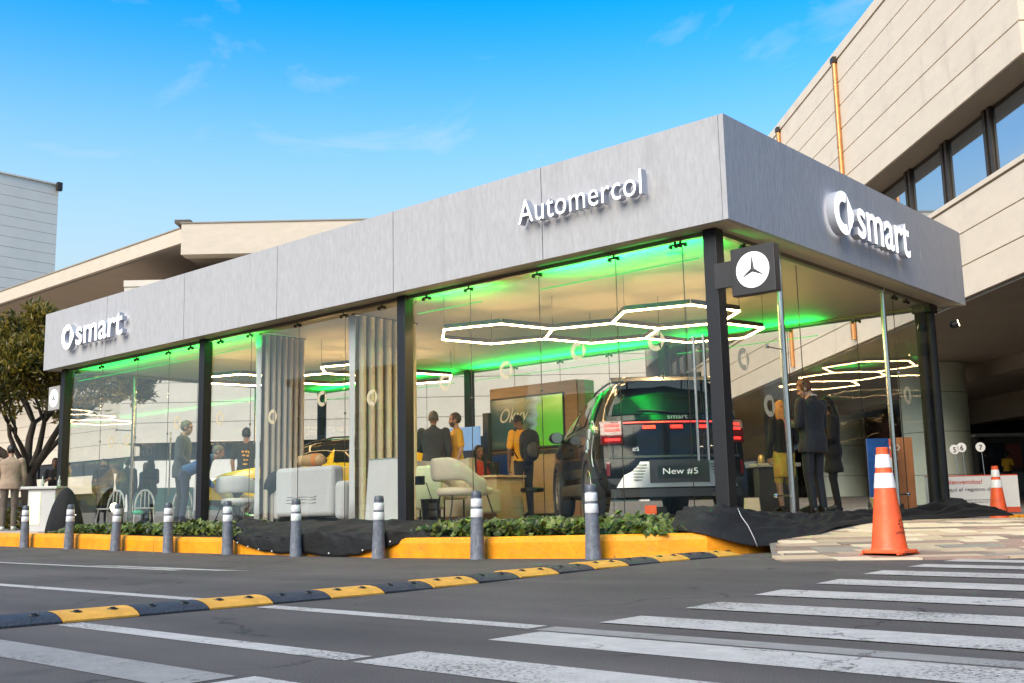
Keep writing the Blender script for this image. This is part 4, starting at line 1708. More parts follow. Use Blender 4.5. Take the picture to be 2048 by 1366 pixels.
    def rear(name, y0, y1, z0, z1, mat, off=.014, parent=None, nn=10, taper=0.0, th_=.012):
        g = MB()
        def fn(o_):
            return lambda a, c: sc(Vector((rx(y0 + (y1 - y0) * a, z0 + (z1 - z0) * c) - o_, (y0 + (y1 - y0) * a) * (1 - taper * c), z0 + (z1 - z0) * c)))
        g.grid(fn(off), nn, 4)
        b0 = len(g.v)
        g.grid(fn(off - th_), nn, 4)
        W1 = nn + 1
        loop = [j for j in range(W1)] + [W1 * r_ + nn for r_ in range(1, 5)] + [4 * W1 + j for j in range(nn - 1, -1, -1)] + [W1 * r_ for r_ in range(3, 0, -1)]
        for i_ in range(len(loop)):
            j_ = (i_ + 1) % len(loop)
            g.f.append((loop[i_], loop[j_], loop[j_] + b0, loop[i_] + b0))
            g.m.append(0)
        return obj(name, g, mat, parent or t, 40, w=False)

    def rtext(s, yc, zc, h, mat, off=.03, w_=None, parent=None):
        tx = fit(text_mesh(s, 1, .004), h=h, w=w_)
        wd = max(p[0] for p in tx.v)
        for q in letters(tx):
            vs = []
            for p in q.v:
                y = yc + wd / 2 - p[0]
                z = zc - h / 2 + p[1]
                vs.append(sc(Vector((rx(y, z) - off - (p[2] > 0) * .002, y, z))))
            q.v = vs
            obj('letter', q, mat, parent or t, w=False)
    # rear end
    rw_ = rear('rear_window', -.74, .74, 1.215, 1.585, CGLASS, .016, taper=.17)
    g = MB()
    g.grid(lambda a, c: sc(Vector((rx(0, 1.62) + .03 - .20 * (1 - c) + .12 * abs(2 * a - 1) ** 3, (2 * a - 1) * .70, 1.615 + .06 * c))), 10, 3)
    sp = MB()
    sp.grid(lambda a, c: sc(Vector((rx(0, 1.62) + .05 - .16 * (1 - c) + .12 * abs(2 * a - 1) ** 3, (2 * a - 1) * .70, 1.60 + .085 * c))), 10, 3)
    sp.add(g.v, g.f)
    obj('roof_spoiler', sp, paint, t, True, w=False)
    rear('light_bar', -.62, .62, 1.105, 1.125, REDB, .018)
    for sgn in (1, -1):
        y0, y1 = sorted((sgn * .64, sgn * .885))
        lamp = rear('tail_lamp', y0, y1, .87, 1.14, REDG, .016)
        for z0, z1 in ((1.075, 1.105), (1.02, 1.05), (.905, .935)):
            ya, yb = sorted((sgn * .67, sgn * .84))
            rear('lamp_bar', ya, yb, z0, z1, REDL, .024, lamp, 6)
    for yc in (.33, 0, -.33):
        rear('lamp_segment', yc - .075, yc + .075, 1.035, 1.075, REDL, .022, nn=4)
    rear('badge_panel', -.62, .62, 1.14, 1.205, CGLASS, .012)
    g = MB().tube([sc(Vector((rx(.0, 1.22) - .03, .0, 1.225))), sc(Vector((rx(.2, 1.25) - .035, .22, 1.25))), sc(Vector((rx(.42, 1.27) - .035, .44, 1.265)))], .010, 6)
    obj('rear_wiper', g, PLAS, t, True, w=False)
    g = MB()
    for sgn in (1, -1):
        g.tube([sc(Vector((rx(.70, z) - .004, sgn * .765, z))) for z in (.70, .78, .86)], .004, 5)
        g.tube([sc(Vector((rx(.80, z) - .004, sgn * .80, z))) for z in (1.15, 1.3, 1.45, 1.6)], .004, 5)
    obj('tailgate_gap', g, PLAS, t, w=False)
    rear('bumper_fold', -.80, .80, .70, .725, PLAS, .010)
    bump_ = rear('silver_bumper', -.74, .74, .36, .655, SILV, .035, taper=.26, th_=.03)
    rear('lower_valance', -.80, .80, .25, .345, PLAS, .02)
    for sgn in (1, -1):
        g = MB()
        for k in range(6):
            z = .44 + k * .034
            g.grid(lambda a, c: sc(Vector((rx(.5 * sgn, z) - .038, sgn * (.385 + .17 * a), z + .010 * c))), 3, 1)
        obj('vent_slot', g, PLAS, bump_, w=False)
        rear('reflector', *sorted((sgn * .80, sgn * .84)), .50, .66, REDG, .012, nn=2)
    rec = rear('plate_recess', -.36, .36, .41, .67, PLAS, .040, bump_, th_=.008)
    pl = rear('number_plate', -.27, .27, .47, .60, M('dark_plate', (.012, .02, .018), .3, var=0) if 'dark_plate' not in bpy.data.materials else bpy.data.materials['dark_plate'], .048, bump_, th_=.006)
    # wheels
    for wx in (.86, 3.72):
        for sgn in (1, -1):
            c = Vector((wx * SX, sgn * .845, .365))
            g = MB().lathe([(.455, -.03), (.455, .122), (.36, .128), (.34, -.02)], (c.x, c.y, c.z * SZ + .005), 32, ax=(0, sgn, 0), cap=False)
            obj('wheel_arch', g, PLAS, t, 40, w=False)
            ax = (0, sgn, 0)
            wo = obj('wheel', MB().lathe([(.24, -.10), (.33, -.115), (.36, -.09), (.365, 0), (.36, .09), (.33, .115), (.255, .105), (.245, .09)], c, 36, ax=ax), RUB, t, 40, w=False)
            rm = MB().lathe([(.252, .10), (.245, .112), (.225, .10), (.215, .03), (.215, -.05)], c, 32, ax=ax, cap=False)
            rm.lathe([(.05, .05), (.05, .10), (.035, .108), (.0, .108)], c, 14, ax=ax)
            for k in range(10):
                an = 2 * math.pi * k / 10 + .1
                d = Vector((math.cos(an), 0, math.sin(an)))
                e = Vector((-math.sin(an), 0, math.cos(an)))
                rm.obox(c + d * .14 + Vector((0, sgn * .085, 0)), d * .095, e * (.020), (0, .012, 0))
            obj('rim', rm, RIM, wo, 40, w=False)
            g = MB().lathe([(.21, -.02), (.21, .0)], c, 24, ax=ax)
            obj('brake_disc', g, PLAS, wo, w=False)
    # mirrors, roof rails, handles
    for sgn in (1, -1):
        g = MB().ell(sc(Vector((2.92, sgn * 1.06, 1.12))), (.075, .115, .085), 14, 9)
        g.tube([sc(Vector((2.94, sgn * .93, 1.06))), sc(Vector((2.93, sgn * 1.0, 1.08)))], .025, 8)
        mo = obj('wing_mirror', g, paint, t, True, w=False)
        obj('mirror_glass', MB().lathe([(.078, 0), (.078, .006)], sc(Vector((2.845, sgn * 1.06, 1.12))), 18, ax=(-1, 0, 0)), RIM, mo, w=False)
        g = MB().tube([sc(surf(x, 11.0) + Vector((0, 0, .035 if .6 < x < 2.5 else .0))) * 1 for x in (.45, .6, 1.0, 1.6, 2.2, 2.5, 2.65)], .016, 8)
        if sgn < 0:
            g.v = [(p[0], -p[1], p[2]) for p in g.v]
        obj('roof_rail', g, PLAS, t, True, w=False)
        for x in (1.45, 2.35):
            g = MB().obox(sc(Vector((x, sgn * .962, .92))), (.10, 0, 0), (0, .012, 0), (0, 0, .014))
            obj('door_handle', g, paint, t, w=False, bevel=.005)
        g = MB()
        for x in (1.24, 2.16, 3.08):
            g.tube([sc(Vector((x, sgn * (.9605), z))) for z in (.45, .62, .8, .93)], .004, 4)
        obj('door_gap', g, PLAS, t, w=False)
        g = MB().grid(lambda a, c: sc(Vector((1.25 + 1.9 * a, sgn * (.965 + .012 * math.sin(math.pi * c)), .30 + .14 * c))), 6, 3)
        obj('sill_trim', g, PLAS, t, True, w=False)
        # nose lamps
        g = MB()
        g.grid(lambda a, c: sc(Vector((4.70 - .40 * a ** 1.5, sgn * (.62 + .255 * a), .78 + (.10 + .03 * a) * c))) + Vector((.03, sgn * .025, 0)), 8, 3)
        obj('headlight', g, HEADL, t, True, w=False)
    g = MB().grid(lambda a, c: sc(Vector((4.77 - .05 * (2 * a - 1) ** 2, (2 * a - 1) * .5, .42 + .16 * c))), 6, 2)
    obj('grille', g, PLAS, t, True, w=False)
    g = MB().tube([sc(Vector((.62, 0, 1.69))), sc(Vector((.52, 0, 1.80)))], [.02, .008], 8)
    g.ell(sc(Vector((.6, 0, 1.70))), (.10, .03, .035), 10, 6)
    obj('roof_antenna', g, paint, t, True, w=False)
    return rear, rtext, bump_, pl, rx, sc


SUVA = rad(137)
suv = thing('display_car', 'black sport utility car seen from behind with glowing red tail lights', 'car', (-1.62, 1.36, FZ), SUVA)
rear, rtext, bump_, pl, rx_, sc_ = car(suv, 1, 1.03, BLACKP)
rtext('New #5', 0, .535, .075, WHP, .055, .42, pl)
rtext('smart', -.03, 1.172, .045, M('silver_badge', (.5, .55, .5), .3, .5, var=0), .028, .25)
rtext('#5', .50, .80, .05, WHP, .02, .075)
# painted swirls on its flank and pillar
q = MB()
def swirl(pts, r=.006):
    q.tube([sc_(Vector(p)) for p in pts], r, 5)
for k in range(3):
    cx, cz, rr0 = .62 + .13 * k, 1.02 - .12 * k, .05
    swirl([(cx + rr0 * math.cos(a), .957, cz + rr0 * 1.2 * math.sin(a)) for a in np.linspace(0, 6.28, 14)])
swirl([(.35 + .22 * s, .93 + .02 * s, 1.02 + .15 * math.sin(3 * s)) for s in np.linspace(0, 1, 9)])
swirl([(.40 + .1 * math.sin(4 * s), .955, .62 + .36 * s) for s in np.linspace(0, 1, 10)])
obj('painted_swirl', q, WHP, suv, w=False)

yc = thing('display_car', 'yellow car with dark roof facing left behind the white sofa', 'car', Vector((-11.0, 1.45, FZ)) + RH * 4.3, rad(221.6))
yc.location = Vector((-12.2, 1.95, FZ)) + RH * 4.2
WM[yc] = Matrix.Translation(yc.location) @ Matrix.Rotation(rad(221.6), 4, 'Z')
car(yc, .90, .90, YELP, BLACKP)
# ------------------------------------------------------------------ showroom furniture
CREAM = M('cream_upholstery', (.47, .40, .30), .9, var=.06, scale=18, bump=.2, bscale=120, sheen=.3)
GREYF = M('pale_grey_fabric', (.48, .475, .48), .9, var=.05, scale=16, bump=.2, bscale=120, sheen=.3)
WOODL = M('pale_wood_laminate', (.60, .44, .26), .5, var=.10, scale=3, stretch=(1, 1, 6))
SLATC = M('cream_slat', (.60, .48, .33), .55, var=.07, scale=3, stretch=(3, 3, .5))
SLATD = M('dark_slat_gap', (.15, .125, .10), .7, var=.1)
WHITE = M('white_lacquer', (.56, .55, .54), .35, var=.03)
BLKM = M('black_metal_leg', (.02, .02, .02), .4, .5, var=0)


def rbox(name, x0, x1, y0, y1, z0, z1, mat, parent, bev=.04, seg=3, Mx=None, **k):
    q = MB().box(x0, x1, y0, y1, z0, z1)
    if Mx:
        q.xf(Mx)
    o = obj(name, q, mat, parent, 60, w=False, **k)
    b = o.modifiers.new('bevel', 'BEVEL')
    b.width = bev
    b.segments = seg
    return o


SLATD = M('pleat_shade', (.12, .10, .08), .85, var=.1)
# pleated curtains hung from the ceiling, running back from the glass
CURT = M('pale_curtain_cloth', (.62, .53, .41), .9, var=.06, scale=14, stretch=(1, 1, .15), bump=.15, bscale=90)
CURTG = M('pale_grey_curtain_edge', (.58, .57, .57), .85, var=.05)


def curtain(x, y0, y1, label, ns):
    t = thing('curtain', label, 'curtain', (x, y0, FZ), 0, 'pleated curtains')
    zt = ZB - .03
    p_ = (y1 - y0 - .06) / ns
    obj('pleat_shade_sheet', MB().grid(lambda a, c: (x + .004 * math.sin(20 * a), y0 + .03 + (y1 - y0 - .03) * a, FZ + .01 + (zt - FZ - .012) * c), 12, 2), SLATD, t, True)  # dark sheet that paints in the shade between the pleats
    for k in range(ns):
        yc_ = y0 + .07 + k * p_ + p_ * .5
        q = MB()
        wob = .006 * math.sin(k * 2.3)
        def pl(a, c):
            an = math.pi * (a - .5) * 1.15
            w_ = p_ * (.33 + .03 * math.sin(3 * c + k))
            return (x + .012 + .060 * math.cos(an) * (1 - .12 * c), yc_ + wob * math.sin(2.5 * c) + w_ * math.sin(an), FZ + .004 + (zt - FZ - .004) * c)
        q.grid(pl, 8, 6)
        obj('pleat', q, CURT, t, True)
    o = obj('flat_hem', MB().grid(lambda a, c: (x - .10 + .14 * a, y0 + .012 * math.sin(3 * a + 4 * c), FZ + .004 + (zt - FZ - .004) * c), 6, 8), CURTG, t, True)
    o.modifiers.new('sol', 'SOLIDIFY').thickness = .006
    obj('curtain_rail', MB().box(x - .03, x + .03, y0 - .02, y1 + .03, zt + .002, zt + .022), DKMET, t)
    return t


curtain(-8.98, .56, 1.42, 'pale pleated curtain at the left, between the yellow nose and the pale sofa', 7)
curtain(-6.64, .56, 1.80, 'pale pleated curtain at the right, next to the notice board', 7)

# white sofa seen from behind
t = thing('sofa', 'pale grey sofa turned with its back to the window', 'sofa', (-7.98, .86, FZ), 0)
rbox('back_rest', -.82, .62, -.12, .14, .10, .86, GREYF, t, .07)
rbox('seat', -.78, .60, .15, .85, .08, .42, GREYF, t, .06)
rbox('arm_rest', .63, .88, -.10, .9, .05, .62, GREYF, t, .08)
rbox('arm_rest', -.98, -.83, -.05, .9, .05, .55, GREYF, t, .06)
q = MB()
for z in (.36, .40, .31):
    q.tube([(-.5 + .05 * k, -.125 - .004 * math.sin(k), z + .006 * math.sin(k * .9)) for k in range(16)], .006, 5)
obj('fabric_fold', q, GREYF, t, True, w=False)
rbox('plinth', -.9, .8, 0, .8, 0, .07, BLKM, t, .01)
solo('bag', MB().ell((-8.93, .80, FZ + .60), (.10, .16, .24), 16, 10, fn=lambda p: Vector((p.x * (1 + .3 * math.sin(p.z * 9)), p.y, p.z)), M=Matrix.Rotation(rad(25), 3, 'Y')), M('black_cloth', (.015, .016, .022), .85, var=.2), 'black jacket hanging over the left end of the pale sofa', 'jacket', smooth=True)
t = thing('bag', 'rolled tan bag with orange patch lying on top of the pale sofa back', 'bag', (-7.95, .87, FZ + .86), rad(5))
q = MB().tube([(-.26, 0, .09), (-.2, 0, .10), (-.05, .01, .105), (.12, 0, .10), (.24, 0, .085)], [.05, .09, .10, .10, .05], 14)
obj('bag_body', q, M('tan_leather', (.42, .26, .12), .6, var=.15), t, True, w=False)
q = MB().tube([(.02, 0, .104), (.11, 0, .102)], .104, 14)
obj('patch', q, M('orange_patch', (.55, .18, .04), .6, var=.2), t, 40, w=False)
q = MB()
for x in (-.30, -.24):
    q.ell((x, -.02, .10), (.035, .07, .085), 10, 8)
obj('end_tuft', q, M('pale_tuft', (.55, .40, .22), .8), t, True, w=False)

# notice board on a frame
t = thing('notice_board', 'blank grey white notice board in a thin frame beside the second column', 'notice board', (-5.98, .56, FZ), rad(-1.0))
q = MB().box(-.40, .50, -.012, .012, .03, .88)
q.v = [(p[0] + (.09 if p[0] < 0 else 0) * (p[2] > .5), p[1], p[2]) for p in q.v]
obj('board', q, WHITE, t, w=False)
q = MB()
cor = [(-.40, .03), (.50, .03), (.50, .88), (-.31, .88)]
for a, b in zip(cor, cor[1:] + cor[:1]):
    q.tube([(a[0], -.003, a[1]), (b[0], -.003, b[1])], .013, 6)
obj('frame', q, M('grey_alu_frame', (.45, .43, .42), .35, .7, var=0), t, w=False)
q = MB()
for x in (-.3, .4):
    q.box(x - .02, x + .02, .0, .30, 0, .03)
obj('foot', q, BLKM, t, w=False)


# armchair: curved shell, open gap over the seat, four thin legs
def armchair(loc, rz, label, sc=1.0, mat=CREAM):
    t = thing('armchair', label, 'armchair', loc, rz, 'cream armchairs')
    q = MB()
    n, R0 = 26, .40
    def prof(a):  # angle from the middle of the back, in degrees
        k = abs(a) / 118
        top = .87 - .30 * smoothstep(.35, 1.0, k)
        bot = .53 - .10 * smoothstep(.55, .8, k)
        if k > .72:
            bot = .53 - .20 * smoothstep(.66, .86, k)
        return top, bot
    rows = []
    for i in range(n + 1):
        a = -118 + 236 * i / n
        top, bot = prof(a)
        ca, sa = math.sin(rad(a)), -math.cos(rad(a))
        lean = .05
        sec = []
        for (f, o_) in ((0, 0), (.15, .028), (.5, .036), (.85, .028), (1, 0), (.85, -.028), (.5, -.036), (.15, -.028)):
            z = bot + (top - bot) * f
            r_ = (R0 + o_ + lean * (z - .4))
            sec.append(Vector((ca * r_ * 1.05, sa * r_, z)))
        rows.append(sec)
    vs = [p * sc for r_ in rows for p in r_]
    m_ = 8
    fs = [(i * m_ + k, i * m_ + (k + 1) % m_, (i + 1) * m_ + (k + 1) % m_, (i + 1) * m_ + k) for i in range(n) for k in range(m_)]
    fs += [tuple(range(m_))[::-1], tuple(n * m_ + k for k in range(m_))]
    q.add(vs, fs)
    o = obj('backrest', q, mat, t, True, w=False)
    o.modifiers.new('sub', 'SUBSURF').render_levels = 1
    q = MB()
    def seatf(p):
        return p
    pr = [(.0, .34), (.30, .34), (.37, .355), (.385, .395), (.37, .44), (.30, .46), (0, .465)]
    q.lathe([(r_ * sc, z * sc) for r_, z in pr], (0, .02, 0), 28, cap=False)
    q.v = [(p[0], p[1] * 1.02, p[2]) for p in q.v]
    obj('seat', q, mat, t, True, w=False)
    for sx_, sy_ in ((1, 1), (-1, 1), (1, -1), (-1, -1)):
        obj('leg', MB().tube([(sx_ * .25 * sc, sy_ * .25 * sc, .345 * sc), (sx_ * .30 * sc, sy_ * .28 * sc, .2 * sc), (sx_ * .35 * sc, sy_ * .33 * sc, 0)], .011, 8), BLKM, t, w=False)
    return t


armchair((-4.93, 1.08, FZ), rad(-25), 'cream armchair with curved open back standing in front of the desk', 1.0)
armchair((-10.05, .98, FZ), rad(15), 'white armchair half hidden by the left partition, in front of the yellow car', .92, GREYF)

# high backed cream bench, then a chair with green light put in its colour
t = thing('bench', 'large cream bench with a wavy high back behind the armchair', 'bench', (-6.4, 2.05, FZ), rad(4))
q = MB()
def bk(a, c):
    x = -.75 + 1.45 * a
    z = .05 + c * (.86 + .03 * math.cos(a * 5))
    return (x, .05 - .06 * c - .10 * (2 * a - 1) ** 2, z)
q.grid(bk, 14, 6)
g2 = MB().grid(lambda a, c: Vector(bk(a, c)) + Vector((0, .13, 0)), 14, 6)
q.add(g2.v, g2.f)
W1 = 15
loop = [j for j in range(W1)] + [W1 * r_ + 14 for r_ in range(1, 7)] + [6 * W1 + j for j in range(13, -1, -1)] + [W1 * r_ for r_ in range(5, 0, -1)]
for i_ in range(len(loop)):
    j_ = (i_ + 1) % len(loop)
    q.f.append((loop[i_], loop[j_], loop[j_] + 7 * W1, loop[i_] + 7 * W1))
    q.m.append(0)
obj('back_rest', q, CREAM, t, 50, w=False)
rbox('seat', -.7, .66, .16, .72, .08, .45, CREAM, t, .05)
t = thing('side_chair', 'tall backed cream chair with green light painted on its back next to the second column', 'chair', (-5.78, 1.35, FZ), rad(-4))
rbox('backrest', -.38, .18, -.05, .05, .16, .80, M('cream_cloth_green_light_tint', (.50, .55, .36), .9, var=.06, bump=.2, bscale=100), t, .04)  # cream cloth; the green lamp light is put into its colour
rbox('seat', -.36, .16, .06, .52, .30, .42, CREAM, t, .04)
for x in (-.32, .12):
    for y in (.0, .46):
        obj('leg', MB().tube([(x, y, .31), (x, y, 0)], .014, 8), BLKM, t, w=False)
# cable and dark bin behind the column
solo('power_cable', MB().tube([(-5.30, .62, FZ + .56), (-5.22, .66, FZ + .52), (-5.16, .70, FZ + .30), (-5.13, .72, FZ + .12), (-5.05, .74, FZ + .03), (-5.25, .76, FZ + .012)], .007, 6), BLKM, 'thin black power cable hanging from a socket at the second column', 'cable', smooth=True)
solo('power_socket', MB().box(-5.36, -5.25, .58, .66, FZ + .50, FZ + .62), BLKM, 'small black socket box on the second column where the cable hangs', 'socket')
t = thing('waste_bin', 'black waste bin on the floor behind the armchair leg', 'bin', (-5.55, 1.05, FZ))
obj('bin_body', MB().lathe([(.11, 0), (.14, .30), (.145, .31), (.13, .30), (.10, .02)], (0, 0, 0), 20, cap=False), BLKM, t, 40, w=False)
obj('bin_lid', MB().lathe([(.10, .29), (.10, .305), (.03, .32)], (0, 0, 0), 20), M('bin_lid_grey', (.1, .1, .1), .3), t, 40, w=False)

# desk: two solid pedestals under a top
t = thing('desk', 'pale wood reception desk with solid ends where a woman sits', 'desk', (-6.9, 3.16, FZ), rad(3))
obj('desk_top', MB().box(-.25, .95, -.36, .40, .645, .68), WOODL, t, w=False, bevel=.004)
obj('pedestal', MB().box(-.20, .14, -.34, .38, 0, .643), WOODL, t, w=False, bevel=.004)
obj('pedestal', MB().box(.52, .90, -.30, .36, 0, .643), WOODL, t, w=False, bevel=.004)
obj('modesty_panel', MB().box(.145, .515, .1, .14, .05, .643), WOODL, t, w=False)
q = MB().box(.2, .46, -.30, -.28, .55, .57)
solo('desk_monitor', MB().box(-6.98, -6.9, 3.25, 3.29, FZ + .681, FZ + .70).box(-6.96, -6.92, 3.255, 3.285, FZ + .70, FZ + .78).box(-7.08, -6.8, 3.255, 3.275, FZ + .76, FZ + .92), BLKM, 'small dark monitor standing on the left end of the pale desk', 'monitor')
# desk stool
t = thing('stool', 'dark padded stool in front of the desk, beside the backpack man', 'stool', (-5.72, 3.45, FZ), 0)
obj('seat', MB().lathe([(.17, .40), (.19, .42), (.19, .46), (.16, .475)], (0, 0, 0), 20), BLKM, t, 40, w=False)
obj('post', MB().lathe([(.02, .05), (.02, .40)], (0, 0, 0), 10), BLKM, t, w=False)
obj('base', MB().lathe([(.20, 0), (.20, .015), (.05, .05)], (0, 0, 0), 20), BLKM, t, 40, w=False)
# black pole display and blue panel
t = thing('black_stele', 'slim black upright stele between the seated woman and the screen', 'stele', (-7.67, 4.52, FZ), 0)
obj('column', MB().box(-.07, .07, -.05, .05, .02, 1.86), PLAS, t, w=False, bevel=.005)
obj('foot', MB().box(-.2, .2, -.15, .15, 0, .02), PLAS, t, w=False)
solo('blue_divider', MB().box(-8.1, -7.55, 4.9, 4.95, FZ, FZ + 1.12), M('blue_panel_sheet', (.01, .08, .40), .4, var=.1), 'plain blue floor divider behind the slim black stele', 'divider')
t = thing('standing_screen', 'blue lit screen on the wall side behind the second column', 'screen', (-8.2, 4.3, FZ), rad(0))
obj('screen', MB().box(-.55, .55, -.01, .02, 1.2, 1.62), M('blue_screen', (.05, .1, .2), .3, var=.5, scale=3, emit=(.35, .6, 1.0), es=.2), t, w=False)
obj('stand', MB().box(-.4, .4, .021, .12, 0, 1.3), M('navy_stand', (.015, .025, .08), .5), t, w=False)

# television wall
t = thing('television_wall', 'free standing wooden wall framing a big television beside the black car', 'television wall', (-7.85, 6.0, FZ))
z1 = FZ + 2.5
obj('frame', MB().box(-8.92, -8.90, 5.95, 6.25, FZ, z1).box(-8.90, -6.72, 5.95, 6.25, z1 - .20, z1).box(-7.02, -6.72, 5.95, 6.25, FZ, z1 - .202).box(-8.9, -7.025, 6.0, 6.25, FZ, z1 - .202), M('brown_wood_frame', (.40, .235, .12), .5, var=.14, scale=3, stretch=(1, 1, 5)), t)
obj('side_panel', MB().box(-6.718, -6.55, 5.97, 6.25, FZ, z1 - .02), M('olive_grey_panel', (.36, .32, .22), .6), t)
obj('shelf', MB().box(-8.9, -7.03, 5.78, 5.998, FZ + 1.15, FZ + 1.22), PLAS, t)
obj('cabinet', MB().box(-8.88, -7.03, 5.80, 5.997, FZ + .05, FZ + 1.148), WOODL, t)


def screen_mat():
    m = bpy.data.materials.new('advert_screen')
    m.use_nodes = True
    tt = m.node_tree
    b = tt.nodes['Principled BSDF']
    tcn = tt.nodes.new('ShaderNodeTexCoord')
    sp = tt.nodes.new('ShaderNodeSeparateXYZ')
    tt.links.new(tcn.outputs['Generated'], sp.inputs[0])
    n = tt.nodes.new('ShaderNodeTexNoise')
    n.inputs['Scale'].default_value = 5
    n.inputs['Detail'].default_value = 5
    tt.links.new(tcn.outputs['Generated'], n.inputs['Vector'])
    ad = tt.nodes.new('ShaderNodeMath')
    ad.operation = 'MULTIPLY_ADD'
    ad.inputs[1].default_value = .35
    tt.links.new(n.outputs['Fac'], ad.inputs[0])
    tt.links.new(sp.outputs['X'], ad.inputs[2])
    cr_ = tt.nodes.new('ShaderNodeValToRGB')
    e = cr_.color_ramp.elements
    e[0].position = .15
    e[0].color = (.012, .03, .025, 1)
    e[1].position = 1.12
    e[1].color = (.10, .45, .02, 1)
    for p, c in ((.45, (.02, .055, .05, 1)), (.62, (.10, .10, .03, 1)), (.70, (.03, .06, .03, 1)), (.80, (.18, .30, .30, 1)), (.86, (.10, .36, .015, 1))):
        q_ = e.new(p)
        q_.color = c
    tt.links.new(ad.outputs[0], cr_.inputs[0])
    tt.links.new(cr_.outputs[0], b.inputs['Base Color'])
    tt.links.new(cr_.outputs[0], b.inputs['Emission Color'])
    b.inputs['Emission Strength'].default_value = .22
    b.inputs['Roughness'].default_value = .15
    return m


tv = thing('television', 'large television showing a green advert with white handwriting', 'television', (-7.97, 5.93, FZ + 1.3))
obj('casing', MB().box(-8.90, -7.03, 5.935, 5.985, FZ + 1.28, FZ + 2.29), PLAS, tv)
scr = obj('screen', MB().box(-8.87, -7.06, 5.928, 5.934, FZ + 1.31, FZ + 2.26), screen_mat(), tv)
q = fit(text_mesh('Okxy', 1, .002), w=.72, h=.36)
q.v = [(p[0] + .35 * p[1], p[1], p[2]) for p in q.v]
for q in letters(q):
    q.xf(frame((-8.70, 5.924, FZ + 1.72), (1, 0, 0), (0, 0, 1)))
    obj('letter', q, WHP, tv)
q = fit(text_mesh('x+2=', 1, .002), w=.34, h=.10)
for q in letters(q):
    q.xf(frame((-8.05, 5.924, FZ + 1.52), (1, 0, 0), (0, 0, 1)))
    obj('letter', q, WHP, tv)
solo('round_display', MB().box(-4.75, -4.2, 6.15, 6.2, FZ + 1.95, FZ + 2.4), PLAS, 'dark hanging panel behind the roof of the black car', 'panel')

# wooden wheel blocks
for (x, y, sx_, h, lb) in ((-2.42, 2.15, .15, .14, 'wooden block wedged under the left wheel of the black car'), (-.72, 1.45, .17, .22, 'wooden block standing by the steel door pole'), (-.55, 4.55, .14, .20, 'tapered wooden block at the feet of the dark dressed person')):
    q = MB().box(-sx_ / 2, sx_ / 2, -.09, .09, 0, h)
    k = .8 if x < -.6 else 1.35
    q.v = [(p[0] * (k if p[2] > .01 else 1 / (1 if k < 1 else 1.6)), p[1], p[2]) for p in q.v]
    q.xf(Matrix.Translation((x, y, FZ)) @ Matrix.Rotation(rad(40), 4, 'Z'))
    solo('wooden_block', q, WOODL, lb, 'wooden block', group='wooden blocks on the showroom floor', bevel=.005)
solo('orange_tag', MB().obox((-1.78, .98, FZ + .11), (.05, .045, 0), (-.004, .004, 0), (0, 0, .05)), OR, 'small orange tag hanging under the rear bumper of the black car', 'tag')
# white demo kit behind the right pane
t = thing('demo_table', 'low white demo table with sample jars behind the right pane', 'table', (-2.6, 5.6, FZ), rad(45))
obj('table_top', MB().box(-.35, .35, -.2, .2, .70, .76), WHITE, t, w=False, bevel=.01)
q = MB().box(-.3, .3, -.15, .15, 0, .699)
obj('pedestal', q, M('dark_pedestal', (.06, .055, .05), .5), t, w=False)
for k in range(3):
    solo('sample_jar', MB().lathe([(.05, 0), (.055, .10), (.04, .12), (.04, .14)], Vector((-2.6, 5.6, FZ + .76)) + RH * (-.2 + .2 * k), 14), M('brass_jar', (.5, .36, .16), .3, .6), ('left', 'middle', 'right')[k] + ' brass sample jar on the low white demo table', 'jar', smooth=40, group='sample jars')

# ------------------------------------------------------------------ outside at the left: lectern, black heap, chairs, work lamp
gz = .30
t = thing('lectern', 'white lectern with a lit front panel at the far left', 'lectern', (-14.98, -.08, gz - .012), rad(41.6))
q = MB().box(-.24, .28, -.25, .2, 0, .80)
obj('lectern_body', q, WHITE, t, w=False, bevel=.01)
obj('lectern_top', MB().box(-.37, .32, -.30, .25, .80, .85), WHITE, t, w=False, bevel=.008)
obj('lit_panel', MB().box(-.20, .0, -.262, -.252, .14, .74), M('lit_panel', (.8, .75, .45), .5, var=0, emit=(1, .9, .45), es=.28), t, w=False)
for x, y, lb in ((-15.08, -.12, 'left glass bottle on the white lectern'), (-14.81, .08, 'right glass bottle on the white lectern')):
    solo('bottle', MB().lathe([(.03, 0), (.032, .10), (.012, .15), (.012, .20)], (x, y, gz + .842), 12), M('pale_glass_bottle', (.35, .38, .33), .1, var=0), lb, 'bottle', smooth=40, group='bottles on the lectern')
solo('black_heap', MB().ell((-14.12, -.10, .30), (.38, .32, .80), 26, 16, fn=lambda p: Vector((p.x * (1 - .15 * max(0, p.z) / .8 + .13 * math.sin(11 * math.atan2(p.y, p.x)) * (.9 - p.z) + .12 * noise.noise(p * 5)), p.y * (1 - .3 * max(0, p.z) / .8 + .07 * math.sin(9 * math.atan2(p.y, p.x) + 1) * (.9 - p.z)), max(p.z, -.05)))), BASEB, 'heap covered with black cloth between the lectern and the left column', 'covered heap', smooth=True)


